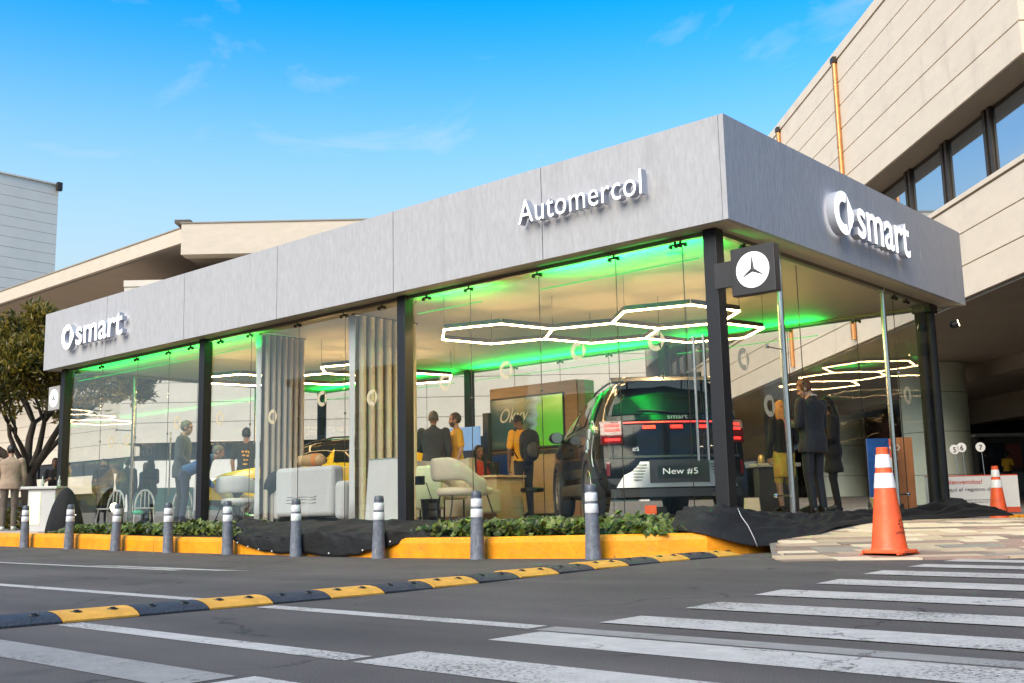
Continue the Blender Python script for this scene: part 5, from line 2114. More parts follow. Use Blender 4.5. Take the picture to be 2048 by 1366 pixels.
def plastic_chair(loc, rz, label):
    t = thing('plastic_chair', label, 'chair', loc, rz, 'white plastic chairs')
    obj('seat', MB().box(-.22, .22, -.22, .20, .40, .43), WHITE, t, w=False, bevel=.012)
    q = MB()
    pts = [(.21 * math.cos(a), .21 + .05 * math.sin(a), .43 + .40 * math.sin(a)) for a in np.linspace(0, math.pi, 13)]
    q.tube(pts, .022, 8)
    for k in (-1, 0, 1):
        q.tube([(k * .09, .215, .43), (k * .08, .25, .80 - .03 * abs(k))], .014, 6)
    obj('backrest', q, WHITE, t, True, w=False)
    for sx_, sy_ in ((1, 1), (1, -1), (-1, 1), (-1, -1)):
        obj('leg', MB().tube([(sx_ * .19, sy_ * .18, .40), (sx_ * .23, sy_ * .22, 0)], .018, 6), WHITE, t, w=False)


plastic_chair((-17.6, 2.6, .30), rad(30), 'white plastic chair farthest left behind the black heap')
plastic_chair((-17.0, 3.1, .30), rad(60), 'white plastic chair beyond the side glass, next to the work lamp')
plastic_chair((-16.3, 3.6, .30), rad(50), 'white plastic chair beyond the side glass, right of the work lamp')
t = thing('work_lamp', 'glaring work lamp on a short stand on the showroom floor at the left', 'lamp', (-13.62, .60, FZ), 0)
obj('stand', MB().tube([(0, 0, .02), (0, 0, .26)], .014, 8).lathe([(.10, 0), (.10, .02)], (0, 0, 0), 14), BLKM, t, w=False)
obj('housing', MB().lathe([(.05, -.06), (.075, 0), (.08, .02)], (0, 0, .33), 18, ax=(.72, -.68, .05)), BLKM, t, 40, w=False)
obj('bulb', MB().lathe([(.075, .021), (.06, .032), (.0, .04)], (0, 0, .33), 18, ax=(.72, -.68, .05)), emis('work_lamp_bulb', (1, .85, .45), 22), t, True, w=False)
solo('green_pad', MB().ell((-16.2, 2.5, .62), (.16, .12, .05), 16, 8), M('green_cushion', (.05, .45, .22), .8), 'small round green cushion beyond the side glass', 'cushion', smooth=True)
t = thing('water_tap', 'white outdoor tap post rising from the ivy near the left column', 'tap', (-13.3, -.35, .235))
obj('post', MB().tube([(0, 0, 0), (0, 0, .34)], .022, 8), WHITE, t, w=False)
obj('spout', MB().tube([(0, 0, .33), (.06, 0, .36), (.12, 0, .34)], .015, 8), STAIN, t, True, w=False)
# ------------------------------------------------------------------ people: one continuous remeshed body each
def hum_mat(n, c, r=.85, **k):
    return M('person_' + n, c, r, var=k.get('var', .10), scale=k.get('scale', 9), bump=k.get('bump', .8), bscale=k.get('bscale', 11), sheen=.1)


SKIN_L = M('light_skin', (.50, .29, .20), .5, var=.08, scale=14)
SKIN_T = M('tan_skin', (.33, .18, .11), .5, var=.08, scale=14)
SKIN_D = M('brown_skin', (.18, .095, .055), .5, var=.08, scale=14)
HB = M('black_hair', (.012, .010, .009), .55, var=.3, scale=40)
HBR = M('brown_hair', (.07, .035, .018), .55, var=.3, scale=40)
HRED = M('reddish_brown_hair', (.16, .06, .025), .55, var=.3, scale=40)
HBL = M('blonde_hair', (.48, .24, .08), .55, var=.35, scale=40, stretch=(4, 4, .5))
HGR = M('greying_hair', (.10, .085, .07), .55, var=.4, scale=60)
EYE = M('dark_eye', (.02, .015, .012), .3, var=0)
LIP = M('lips', (.30, .11, .09), .5, var=0)
C_BLACK = hum_mat('black_cloth', (.010, .010, .012))
C_SUIT = hum_mat('black_suit', (.012, .013, .020), .75)
C_DK = hum_mat('charcoal_jacket', (.035, .038, .045), .8)
C_DKT = hum_mat('dark_trousers', (.014, .015, .02))
C_YEL = hum_mat('yellow_jersey', (.78, .40, .01), .75)
C_ORY = hum_mat('amber_jersey', (.80, .36, .01), .75)
C_RED = hum_mat('red_top', (.65, .055, .02))
C_BEIGE = hum_mat('beige_jacket', (.36, .26, .185))
C_KHAKI = hum_mat('grey_brown_trousers', (.12, .095, .075))
C_BLUE = hum_mat('blue_overall', (.02, .07, .22))
C_NAVY = hum_mat('navy_trousers', (.015, .02, .05))
C_GREEN = hum_mat('dark_green_jacket', (.03, .045, .035))
C_YSK = hum_mat('yellow_skirt', (.62, .42, .08))
SHOE = M('black_shoe', (.012, .012, .012), .4, var=0)
SHOEW = M('white_shoe', (.6, .58, .55), .5, var=0)


def person(label, loc, face_to, H=1.75, mats=None, pose=None, hair='short', hairmat=HB, sleeve='long', coat=None, skirt=None, sit=False, beard=False, vox=.011, group=None, wide=1.0):
    """mats: skin, shirt, pants, shoe.  local frame: front +y, up z, right hand +x.  face_to: heading in degrees"""
    s = H / 1.75
    pose = pose or {}
    J = dict(hip=(.095, 0, .92), knee=(.10, .02, .50), ank=(.10, -.03, .085), toe=(.118, .15, .035),
             sh=(.180 * wide, -.01, 1.415), el=(.235 * wide, -.03, 1.13), wr=(.225, .05, .885))
    P = {}
    for k, v in J.items():
        P[k + 'R'] = Vector(v)
        P[k + 'L'] = Vector((-v[0], v[1], v[2]))
    for k, v in pose.items():
        if k in P:
            P[k] = Vector(v)
    lean = rad(pose.get('lean', 0))
    twist = rad(pose.get('twist', 0))
    drop = 0.0
    if sit:
        drop = -.47
        for S_ in 'LR':
            sg = 1 if S_ == 'R' else -1
            P['hip' + S_] = Vector((sg * .095, 0, .92))
            if 'knee' + S_ not in pose:
                P['knee' + S_] = Vector((sg * .11, .42, .94))
            if 'ank' + S_ not in pose:
                P['ank' + S_] = Vector((sg * .11, .44, .085 - drop))
                P['toe' + S_] = Vector((sg * .12, .60, .035 - drop))
    piv = Vector((0, 0, .93))

    def up(p):
        """bend and turn the trunk about the pelvis"""
        p = Vector(p) - piv
        p = Matrix.Rotation(-lean, 3, 'X') @ (Matrix.Rotation(twist, 3, 'Z') @ p)
        return p + piv
    keep = pose.get('abs', ())
    for k in list(P):
        if k[:2] in ('sh', 'el', 'wr') and k not in keep:
            P[k] = up(P[k])
    ht = rad(pose.get('head_down', 0))
    hturn = rad(pose.get('head_turn', 0))
    neck0, neck1 = up((0, -.02, 1.43)), up((0, .0, 1.53))
    HM = Matrix.Rotation(-lean * .5, 3, 'X') @ Matrix.Rotation(hturn, 3, 'Z') @ Matrix.Rotation(-ht, 3, 'X')
    hc = neck1 + HM @ Vector((0, .018, .105))
    mb = MB()
    tags = []   # (a, b, ra, rb, tag)

    def cap(a, b, ra, rb, tag, n=12):
        a, b = Vector(a), Vector(b)
        d = b - a
        L = d.length
        dn = d.normalized() if L > 1e-6 else Vector((0, 0, 1))
        prof = [(ra * math.sin(t_), -ra * math.cos(t_)) for t_ in np.linspace(.05, math.pi / 2, 5)]
        prof += [(rb * math.cos(t_), L + rb * math.sin(t_)) for t_ in np.linspace(0, math.pi / 2 - .05, 5)]
        mb.lathe(prof, a, n, ax=dn)
        tags.append((a, b, ra, rb, tag))
    # trunk as a loft of ellipses
    kw = 1.12 if coat else 1.0
    rings = [(.80, .150, .105, 0), (.87, .172, .122, -.005), (.95, .170, .125, -.008), (1.05, .152, .112, 0), (1.15, .155, .113, .004), (1.27, .174, .120, .002), (1.37, .182 * wide, .112, -.006), (1.43, .150 * wide, .090, -.015), (1.475, .075, .066, -.018), (1.50, .05, .05, -.016)]
    if coat:
        rings = [(coat, .188, .128, 0), (coat + .06, .186, .130, 0)] + [r_ for r_ in rings if r_[0] > coat + .1]
    n_ = 22
    vs = []
    for z, rx_, ry_, oy in rings:
        for k in range(n_):
            a = 2 * math.pi * k / n_
            c_, s_ = math.cos(a), math.sin(a)
            e = 2.4
            rr_ = (abs(c_) ** e + abs(s_) ** e) ** (-1 / e)
            p = Vector((rx_ * kw * wide ** .5 * rr_ * c_, ry_ * kw * rr_ * s_ + oy, z))
            vs.append(up(p) if z > .9 else p)
    fs = [(i * n_ + k, i * n_ + (k + 1) % n_, (i + 1) * n_ + (k + 1) % n_, (i + 1) * n_ + k) for i in range(len(rings) - 1) for k in range(n_)]
    fs += [tuple(range(n_))[::-1], tuple((len(rings) - 1) * n_ + k for k in range(n_))]
    mb.add(vs, fs)
    if skirt:
        vs = []
        rs_ = [(skirt, .175, .135), (.70, .178, .14), (.85, .176, .132), (.93, .165, .125)]
        for z, rx_, ry_ in rs_:
            for k in range(n_):
                a = 2 * math.pi * k / n_
                w_ = 1 + .03 * math.sin(5 * a) * (z < .8)
                vs.append(Vector((rx_ * math.cos(a) * w_, ry_ * math.sin(a) * w_, z)))
        fs = [(i * n_ + k, i * n_ + (k + 1) % n_, (i + 1) * n_ + (k + 1) % n_, (i + 1) * n_ + k) for i in range(len(rs_) - 1) for k in range(n_)]
        fs += [tuple(range(n_))[::-1], tuple((len(rs_) - 1) * n_ + k for k in range(n_))]
        mb.add(vs, fs)
    bare_leg = 'skin' if skirt else 'pants'
    for S_ in 'RL':
        sg = 1 if S_ == 'R' else -1
        cap(P['hip' + S_], P['knee' + S_], .092, .066, 'pants', 14)
        cap(P['knee' + S_], P['ank' + S_] + Vector((0, 0, .02)), .062 if not skirt else .052, .052 if not skirt else .035, bare_leg, 14)
        cap(P['ank' + S_], P['toe' + S_], .047, .038, 'shoe')
        cap(P['ank' + S_] + Vector((0, -.03, -.04)), P['toe' + S_], .038, .036, 'shoe')
        sw = 1.14 if coat else 1.0
        mid = P['sh' + S_].lerp(P['el' + S_], .72)
        if sleeve == 'short':
            cap(P['sh' + S_], mid, .066, .064, 'shirt', 14)
            cap(mid, P['el' + S_], .044, .040, 'skin')
            cap(P['el' + S_], P['wr' + S_], .041, .028, 'skin')
        else:
            cap(P['sh' + S_], P['el' + S_], .066 * sw, .050 * sw, 'shirt', 14)
            cap(P['el' + S_], P['wr' + S_], .049 * sw, .040 * sw, 'shirt', 14)
        # hand: palm, four unequal bent fingers, thumb from the side of the palm
        fd = (P['wr' + S_] - P['el' + S_]).normalized()
        inw = Vector((-sg, 0, 0)) if 'palm' + S_ not in pose else Vector(pose['palm' + S_])
        inw = (inw - fd * inw.dot(fd)).normalized()
        side = fd.cross(inw).normalized()
        if side.dot(Vector((0, 1, 0))) < 0:
            side = -side
        w0 = P['wr' + S_]
        for o_ in (-.024, 0, .024):
            cap(w0 + fd * .015 + side * o_ * .6, w0 + fd * .088 + side * o_, .019, .0165, 'skin', 8)
        for o_, ln in ((-.031, .060), (-.0105, .076), (.0105, .082), (.031, .072)):
            k0 = w0 + fd * .092 + side * o_
            k1 = k0 + (fd * .85 + inw * .5).normalized() * ln * .55
            k2 = k1 + (fd * .45 + inw * .9).normalized() * ln * .5
            cap(k0, k1, .0105, .0098, 'skin', 8)
            cap(k1, k2, .0098, .0088, 'skin', 8)
        t0 = w0 + fd * .03 + side * .026
        t1 = t0 + (fd * .6 + side * .7 + inw * .35).normalized() * .042
        cap(t0, t1, .014, .0115, 'skin', 8)
        cap(t1, t1 + (fd * .85 + inw * .4 + side * .1).normalized() * .03, .0115, .0095, 'skin', 8)
    cap(neck0, neck1, .056, .050, 'skin')
    if coat or sleeve == 'long':
        cap(up((0, -.03, 1.44)), up((0, -.025, 1.475)), .066, .060, 'shirt')

    def hell(c, r, fn=None):
        mb.ell(hc + HM @ Vector(c), r, 18, 12, M=HM, fn=fn)
    hell((0, -.008, .022), (.076, .096, .098))
    hell((0, .022, -.045), (.058, .068, .078))
    hell((0, .052, -.095), (.030, .030, .026))
    for sg in (1, -1):
        mb.ell(hc + HM @ Vector((sg * .077, -.005, -.012)), (.012, .022, .034), 10, 8, M=HM)
        hell((sg * .036, .062, -.03), (.024, .024, .024))
    mb.tube([hc + HM @ Vector((0, .078, .018)), hc + HM @ Vector((0, .094, -.018)), hc + HM @ Vector((0, .104, -.032))], [.008, .012, .014], 8)
    hell((0, .088, .035), (.045, .008, .009))
    tags.append((hc, hc + HM @ Vector((0, .03, -.07)), .10, .08, 'skin'))
    # remesh into one skin
    tmp = link('tmp', mesh_of('tmp', mb, []))
    rm = tmp.modifiers.new('r', 'REMESH')
    rm.mode = 'VOXEL'
    rm.voxel_size = vox
    sm = tmp.modifiers.new('s', 'SMOOTH')
    sm.factor = .5
    sm.iterations = 3
    me = bpy.data.meshes.new_from_object(tmp.evaluated_get(bpy.context.evaluated_depsgraph_get()))
    bpy.data.objects.remove(tmp)
    order = ['skin', 'shirt', 'pants', 'shoe']
    me.name = 'person'
    me.materials.clear()
    for k in order:
        me.materials.append(mats[k])
    nP = len(me.polygons)
    cen = np.empty(nP * 3)
    me.polygons.foreach_get('center', cen)
    cen = cen.reshape(-1, 3)
    best = np.full(nP, 1e9)
    idx = np.zeros(nP, dtype=np.int32)
    for a, b, ra, rb, tg in tags:
        a_, b_ = np.array(a), np.array(b)
        ab = b_ - a_
        tt = np.clip(((cen - a_) @ ab) / max(1e-9, ab @ ab), 0, 1)
        d = np.linalg.norm(cen - (a_ + tt[:, None] * ab), axis=1) - (ra + (rb - ra) * tt)
        mk = d < best
        best[mk] = d[mk]
        idx[mk] = order.index(tg)
    # trunk: undo the bend, then an ellipse distance
    R_ = np.array((Matrix.Rotation(-lean, 3, 'X') @ Matrix.Rotation(twist, 3, 'Z')).inverted())
    q_ = (cen - np.array(piv)) @ R_.T + np.array(piv)
    z_ = q_[:, 2]
    rz_ = np.interp(z_, [r_[0] for r_ in rings], [r_[1] for r_ in rings])
    ry_ = np.interp(z_, [r_[0] for r_ in rings], [r_[2] for r_ in rings])
    dt = (np.sqrt((q_[:, 0] / (rz_ * kw)) ** 2 + (q_[:, 1] / (ry_ * kw)) ** 2) - 1) * np.minimum(rz_, ry_)
    lowz = (coat or .93)
    inz = (z_ > rings[0][0] - .03) & (z_ < 1.485)
    mk = inz & (dt < best + .008) & (idx != 0) | (inz & (dt < best - .004))
    waist = z_ > lowz - .005
    idx[mk & waist] = 1
    if not skirt:
        idx[mk & ~waist] = 2
    else:
        sk_ = (cen[:, 2] > skirt - .01) & (cen[:, 2] < .93) & (np.abs(cen[:, 0]) < .21) & (idx != 1) & ~((idx == 0) & (np.abs(cen[:, 0]) > .17))
        idx[sk_] = 2
    me.polygons.foreach_set('material_index', idx)
    me.polygons.foreach_set('use_smooth', [True] * nP)
    me.transform(Matrix.Translation((0, 0, drop * s)) @ Matrix.Scale(s, 4))
    me.update()
    t = link('person', me, None, loc, rad(face_to - 90), label=label, category='person', group=group)

    def sub(name, q, mat, **k):
        q.xf(Matrix.Translation((0, 0, drop * s)) @ Matrix.Scale(s, 4))
        return obj(name, q, mat, t, True, w=False, **k)
    # hair: shell over the skull cut back from the face
    q = MB()
    rnd = random.Random(hash(label) % 1000)

    def hf(p):
        n = noise.noise(p * 28 + Vector((3, 1, 2)))
        return p * (1 + .035 * n)
    q.ell(hc + HM @ Vector((0, -.012, .026)), (.083, .104, .106), 24, 18, M=HM, fn=hf)
    HMi = HM.inverted()
    keepf = []
    for f in q.f:
        c_ = sum((Vector(q.v[i]) for i in f), Vector()) / len(f)
        l = HMi @ (c_ - hc)
        front = l.y > .045 and l.z < .070 + .02 * (1 - abs(l.x) / .08)
        low = l.z < -.055 or (l.z < -.005 and l.y > .0) or (l.z < .02 and l.y > .030)
        if hair == 'crop':
            low = low or l.z < -.03
        if hair == 'long':
            low = l.z < -.07 and l.y > -.02 or (l.z < .0 and l.y > .02)
        if not (front or low):
            keepf.append(f)
    q.f = keepf
    q.m = [0] * len(keepf)
    if hair in ('long', 'tail'):
        ln_ = .30 if hair == 'long' else .2
        for k in range(11 if hair == 'long' else 5):
            x0 = (k - 5) * .0145 if hair == 'long' else (k - 2) * .01
            y0 = -.075 + .045 * abs(x0 / .075) ** 2
            q.tube([hc + HM @ Vector((x0, y0, .04)), hc + HM @ Vector((x0 * 1.15, y0 - .02, -.06)), hc + HM @ Vector((x0 * 1.3, y0 - .015 + .01 * math.sin(k), -.06 - ln_ * .6)), hc + HM @ Vector((x0 * 1.1, y0 + .0, -.06 - ln_))], [.016, .020, .017, .006], 7)
        if hair == 'long':
            for sg in (1, -1):
                q.tube([hc + HM @ Vector((sg * .05, .03, .085)), hc + HM @ Vector((sg * .082, .01, .0)), hc + HM @ Vector((sg * .085, -.005, -.10)), hc + HM @ Vector((sg * .08, .0, -.24))], [.014, .018, .018, .006], 7)
    ho = sub('hair', q, hairmat)
    sd_ = ho.modifiers.new('sol', 'SOLIDIFY')
    sd_.thickness = .006
    if beard:
        q = MB()
        q.ell(hc + HM @ Vector((0, .026, -.056)), (.0595, .067, .068), 18, 12, M=HM)
        kf = []
        for f in q.f:
            l = HMi @ (sum((Vector(q.v[i]) for i in f), Vector()) / len(f) - hc)
            if l.z < -.040 and l.y > .0 and not (l.z > -.085 and abs(l.x) < .022 and l.z < -.055):
                kf.append(f)
        q.f, q.m = kf, [0] * len(kf)
        b_ = sub('beard', q, hairmat)
        b_.modifiers.new('sol', 'SOLIDIFY').thickness = .006
    for sg in (1, -1):
        q = MB().ell(hc + HM @ Vector((sg * .033, .077, .004)), (.013, .009, .008), 10, 6, M=HM)
        sub('eye', q, EYE)
    q = MB().ell(hc + HM @ Vector((0, .089, -.066)), (.024, .008, .007), 10, 6, M=HM)
    sub('mouth', q, LIP)
    t['_h'] = s
    WM[t] = Matrix.Translation(Vector(loc)) @ Matrix.Rotation(rad(face_to - 90), 4, 'Z')
    del t['_h']
    return t


def mt(skin, shirt, pants, shoe=SHOE):
    return dict(skin=skin, shirt=shirt, pants=pants, shoe=shoe)


hold = dict(elR=(.25, .02, 1.14), wrR=(.10, .24, 1.17), elL=(-.25, .02, 1.14), wrL=(-.08, .25, 1.16), head_down=28, palmR=(-1, 0, .4), palmL=(1, 0, .4))
# right doorway
p1 = person('man in black suit with head bowed standing in the open doorway', (-1.22, 4.10, FZ), 168, 1.84, mt(SKIN_L, C_SUIT, C_SUIT), dict(hold, head_turn=38), hairmat=HRED, coat=.78, vox=.009, wide=1.14)
q = MB()
q.tube([Vector(p) for p in ((-.062, -.065, 1.518), (0, -.085, 1.525), (.062, -.065, 1.518), (.075, -.02, 1.50))], .012, 8)
q.xf(Matrix.Scale(1.84 / 1.75, 4))
obj('shirt_collar', q, WHITE, p1, True, w=False)
person('woman with long reddish blonde hair and yellow skirt behind the steel pole', (-1.98, 4.72, FZ), 150, 1.63, mt(SKIN_L, C_BLACK, C_YSK), dict(head_down=10, elR=(.22, .0, 1.13), wrR=(.10, .20, 1.05)), hair='long', hairmat=HBL, skirt=.56, vox=.011)
person('person in long black clothes with clasped hands behind the man in the suit', (-1.60, 5.52, FZ), 205, 1.70, mt(SKIN_T, C_BLACK, C_BLACK), dict(elR=(.25, .0, 1.12), wrR=(.06, .20, .98), elL=(-.25, .0, 1.12), wrL=(-.05, .20, .96), head_down=15, palmR=(-1, 0, 0), palmL=(1, 0, 0)), hair='long', hairmat=HB, coat=.60)
# middle group
person('man in charcoal jacket seen from behind over the cream bench', (-7.52, 3.03, FZ), 128, 1.80, mt(SKIN_T, C_DK, C_DKT), dict(elL=(-.27, .05, 1.15), wrL=(-.20, .28, 1.12), head_turn=12), hair='crop', hairmat=HGR, coat=.82, wide=1.1)
jy = person('bearded man in yellow jersey facing left behind the bench', (-7.36, 3.40, FZ), 238, 1.78, mt(SKIN_L, C_YEL, C_NAVY, SHOEW), dict(elR=(.25, .0, 1.13), wrR=(.20, .14, .92), head_turn=-10), hairmat=HBR, sleeve='short', beard=True, wide=1.08)
q = MB()
for sg in (1, -1):
    for k in range(3):
        q.tube([(sg * (.12 + .028 * k), -.015, 1.492 - .012 * k), (sg * (.19 + .022 * k), -.015, 1.455 - .022 * k), (sg * (.245 + .008 * k), -.02, 1.36 - .02 * k)], .005, 4)
obj('shoulder_stripe', q, C_BLACK, jy, w=False)
person('seated woman in red top and black jacket behind the pale desk', (-7.2, 3.78, FZ), 330, 1.68, mt(SKIN_T, C_RED, C_DKT), dict(elR=(.26, .10, 1.12), wrR=(.16, .36, 1.10), elL=(-.26, .10, 1.12), wrL=(-.14, .36, 1.10), head_turn=15, abs=()), hair='long', hairmat=HB, sit=True)
jk = MB()
for sg in (1, -1):
    jk.grid(lambda a, c: Vector((sg * (.07 + .13 * a + .0 * c), .135 - .16 * a * a - .02 * c, .56 + .46 * c - .03 * a)) * .96, 5, 5)
    jk.tube([Vector((sg * .19, -.01, .95)) * .96, Vector((sg * .27, .10, .65)) * .96, Vector((sg * .17, .34, .635)) * .96], [.078, .062, .05], 10)
solo('desk_chair_back', MB().box(-7.48, -7.02, 4.06, 4.11, FZ + .45, FZ + .95), PLAS, 'dark chair back behind the seated woman', 'chair')
o_ = bpy.data.objects
wo = [o for o in o_ if o.get('label', '').startswith('seated woman')][0]
obj('jacket', jk, C_BLACK, wo, True, w=False).modifiers.new('sol', 'SOLIDIFY').thickness = .012
jb = person('man in amber yellow jersey with backpack bending over the desk', (-6.12, 3.72, FZ), 162, 1.70, mt(SKIN_D, C_ORY, C_BLACK), dict(lean=9, head_down=25, elL=(-.24, .03, 1.12), wrL=(-.20, .16, .90), elR=(.24, .06, 1.12), wrR=(.16, .22, .98)), hair='crop', hairmat=HB, sleeve='short')
t = thing('backpack', 'large black backpack worn by the man in the amber jersey', 'backpack', jb.location + Vector((.16, -.07, 1.16)), rad(162 - 90))
q = MB().ell((0, -.05, 0), (.165, .12, .26), 22, 14, fn=lambda p: Vector((math.copysign(abs(p.x / .165) ** .62 * .165, p.x), math.copysign(abs(p.y / .12) ** .7 * .12, p.y), math.copysign(abs(p.z / .26) ** .72 * .26, p.z))))
obj('pack', q, C_BLACK, t, True, w=False)
obj('front_pocket', MB().ell((0, -.16, -.08), (.12, .05, .13), 18, 10), M('grey_pack_cloth', (.05, .045, .045), .8, var=.2), t, True, w=False)
for sg in (1, -1):
    obj('strap', MB().tube([(sg * .11, .05, .26), (sg * .12, .16, .30), (sg * .13, .27, .18), (sg * .13, .26, -.05), (sg * .14, .1, -.2)], .016, 8, flat=.5), C_BLACK, t, True, w=False)
# left half
person('tall man in dark jacket seen in profile left of the second column', (-12.0, 1.0, FZ), 45, 1.86, mt(SKIN_T, C_DK, C_DKT), dict(head_down=8, lean=4, elR=(.24, .02, 1.13), wrR=(.18, .18, 1.0)), hairmat=HGR, coat=.78, wide=1.08)
bt = person('man in black shirt with yellow back print behind the yellow car', (-13.0, 3.05, FZ), 140, 1.88, mt(SKIN_T, C_BLACK, C_DKT), dict(head_turn=5), hairmat=HB, sleeve='short', wide=1.05)
q = MB()
for (x, z, w_, h_) in ((-.05, 1.33, .05, .035), (.02, 1.33, .04, .04), (.07, 1.32, .03, .05), (-.03, 1.26, .06, .03), (.05, 1.25, .04, .04), (-.02, 1.17, .03, .03), (.03, 1.17, .05, .02), (0, 1.09, .08, .025)):
    q.box(x - w_ / 2, x + w_ / 2, -.139, -.128, z * 1.05 - h_ / 2, z * 1.05 + h_ / 2)
obj('back_print', q, C_YEL, bt, w=False)
cr_ = person('person in blue overalls bending forward inside the left half', (-11.55, .80, FZ), 60, 1.70, mt(SKIN_T, C_BLUE, C_NAVY), dict(lean=62, head_down=-10, elR=(.2, .25, 1.2), wrR=(.18, .45, 1.25), elL=(-.2, .25, 1.2), wrL=(-.18, .45, 1.25)), hairmat=HGR)
for (lb, l, f_, m_, h_, hm) in (('bearded man in black at the left of the chatting group outside', (-21.5, 4.4, .33), -30, mt(SKIN_T, C_BLACK, C_DKT), 1.72, HB),
                                ('man in dark green jacket with his back turned in the chatting group outside', (-20.9, 4.75, .33), 140, mt(SKIN_T, C_GREEN, C_DKT), 1.72, HGR),
                                ('woman in dark coat at the middle of the chatting group outside', (-21.0, 5.35, .33), 200, mt(SKIN_L, C_DK, C_DKT), 1.62, HBR),
                                ('woman in black holding a paper, at the right of the chatting group outside', (-19.7, 4.75, .33), 190, mt(SKIN_L, C_BLACK, C_BLACK), 1.66, HB)):
    person(lb, l, f_, h_, m_, dict(elR=(.24, .02, 1.13), wrR=(.14, .22, 1.05)) if 'woman' in lb else None, hair='long' if 'woman' in lb else 'short', hairmat=hm, coat=.8, beard='bearded' in lb, vox=.014)
person('person in black tee standing behind the lectern at a microphone', (-20.1, 2.45, .31), -30, 1.66, mt(SKIN_D, C_BLACK, C_DKT), dict(elR=(.24, .08, 1.15), wrR=(.14, .28, 1.2), elL=(-.24, .08, 1.15), wrL=(-.14, .28, 1.2)), hairmat=HB, sleeve='short', vox=.014)
person('man in beige jacket and grey trousers seen from behind at the left edge', (-17.05, .10, .305), 150, 1.75, mt(SKIN_T, C_BEIGE, C_KHAKI, SHOEW), dict(elR=(.26, .02, 1.14), wrR=(.22, .12, .92), head_turn=20, head_down=10), hairmat=HB, coat=.84, wide=1.12)
person('person in yellow tee and navy trousers at the kiosk counter', UV(19.25, 41.6, plaza_z(41.6)), 70, 1.63, mt(SKIN_T, C_YEL, C_NAVY), dict(elR=(.26, .05, 1.16), wrR=(.16, .30, 1.10), elL=(-.26, .05, 1.16), wrL=(-.16, .30, 1.10), lean=6), hair='tail', hairmat=HB, sleeve='short', vox=.014)
person('person in black beside the yellow dressed one at the kiosk', UV(18.75, 42.25, plaza_z(42.2)), 110, 1.70, mt(SKIN_T, C_BLACK, C_BLACK), None, hairmat=HB, vox=.014)
# ------------------------------------------------------------------ draped black cloth
DRAPE = M('black_drape_cloth', (.0045, .0045, .005), .75, var=.25, scale=6, bump=.5, bscale=14)


def drape_mesh(x0, x1, rows, nx, fold):
    """rows: list of functions of t giving a point; folds push the sheet out along its fall"""
    q = MB()
    nr = len(rows)
    sub_ = 6
    def fn(a, c):
        r_ = c * (nr - 1)
        i = min(nr - 2, int(r_))
        f = r_ - i
        p = Vector(rows[i](a)).lerp(Vector(rows[i + 1](a)), f)
        return p + Vector(fold(a, c))
    q.grid(fn, nx, (nr - 1) * sub_)
    return q


bot = [(-9.25, .30), (-8.9, .27), (-7.75, .26), (-7.5, .14), (-7.0, .04), (-6.5, .006), (-5.9, -.002), (-5.3, 0), (-4.88, .02), (-4.5, .09), (-4.15, .175), (-3.7, .205), (-3.2, .23)]


def Xd(a):
    return -9.25 + 6.1 * a


def tops(x):
    return FZ + .012 + .018 * noise.noise(Vector((x * 1.9, 2.2, 0))) + .02 * smoothstep(-3.6, -5, x) * smoothstep(-9.2, -8.5, x)


def kz(x):
    return lerp_tab([(a[0], b) for a, b in zip(kp, ktop)], x)


def in_y(x):
    """how far forward the cloth reaches: over the kerb in the middle, only on the planter at its ends"""
    return lerp_tab([(-9.25, .12), (-8.6, -.10), (-7.9, -.45), (-7.6, -.80), (-4.3, -.80), (-3.9, -.60), (-3.2, .1)], x)


rows = [lambda a: (Xd(a), .27, tops(Xd(a))),
        lambda a: (Xd(a), .10, tops(Xd(a)) - .02),
        lambda a: (Xd(a), max(in_y(Xd(a)), -.25), .345 - .03 * (1 - smoothstep(-9.2, -8, Xd(a)))),
        lambda a: (Xd(a), max(in_y(Xd(a)), -.60), kz(Xd(a)) + .045),
        lambda a: (Xd(a), max(in_y(Xd(a)), -.79), kz(Xd(a)) + .035),
        lambda a: (Xd(a), max(in_y(Xd(a)), -.83), kz(Xd(a)) + .0),
        lambda a: (Xd(a), min(max(in_y(Xd(a)), -.84), .1), max(lerp_tab(bot, Xd(a)), ground(Xd(a), -.84) + .006))]


def fold1(a, c):
    x = Xd(a)
    n = noise.noise(Vector((x * 2.2 + c * 1.4, c * 1.5, 0))) + .5 * noise.noise(Vector((x * 6 - c * 3, c * 2, 5)))
    sag = math.sin(c * 9 + 2.5 * math.cos(x * 1.3)) * .018
    w_ = smoothstep(0, .15, c) * (1 - .5 * smoothstep(.85, 1, c))
    rip = math.sin(9 * c + 14 * x / (1.5 + c)) * .012
    return (0, -.07 * abs(n) * w_, (.07 * max(n, -.15) + max(sag, -.006) * 1.6 + max(rip, -.004)) * w_)


q = drape_mesh(0, 1, rows, 120, fold1)
dr1 = solo('black_drape', q, DRAPE, 'black cloth draped from the glass over the yellow kerb to the road', 'cloth', loc=(-6.2, -.3, .0), smooth=True)
dr1.modifiers.new('sol', 'SOLIDIFY').thickness = .006
for x in (-7.62, -7.40, -7.15, -6.9, -6.6, -6.1, -5.4, -4.75, -4.45, -4.25):
    z = max(lerp_tab(bot, x), .0) + .035
    obj('eyelet', MB().lathe([(.010, -.004), (.010, .006)], (x, -.865, z), 8, ax=(0, -1, 0)), REFL, dr1)

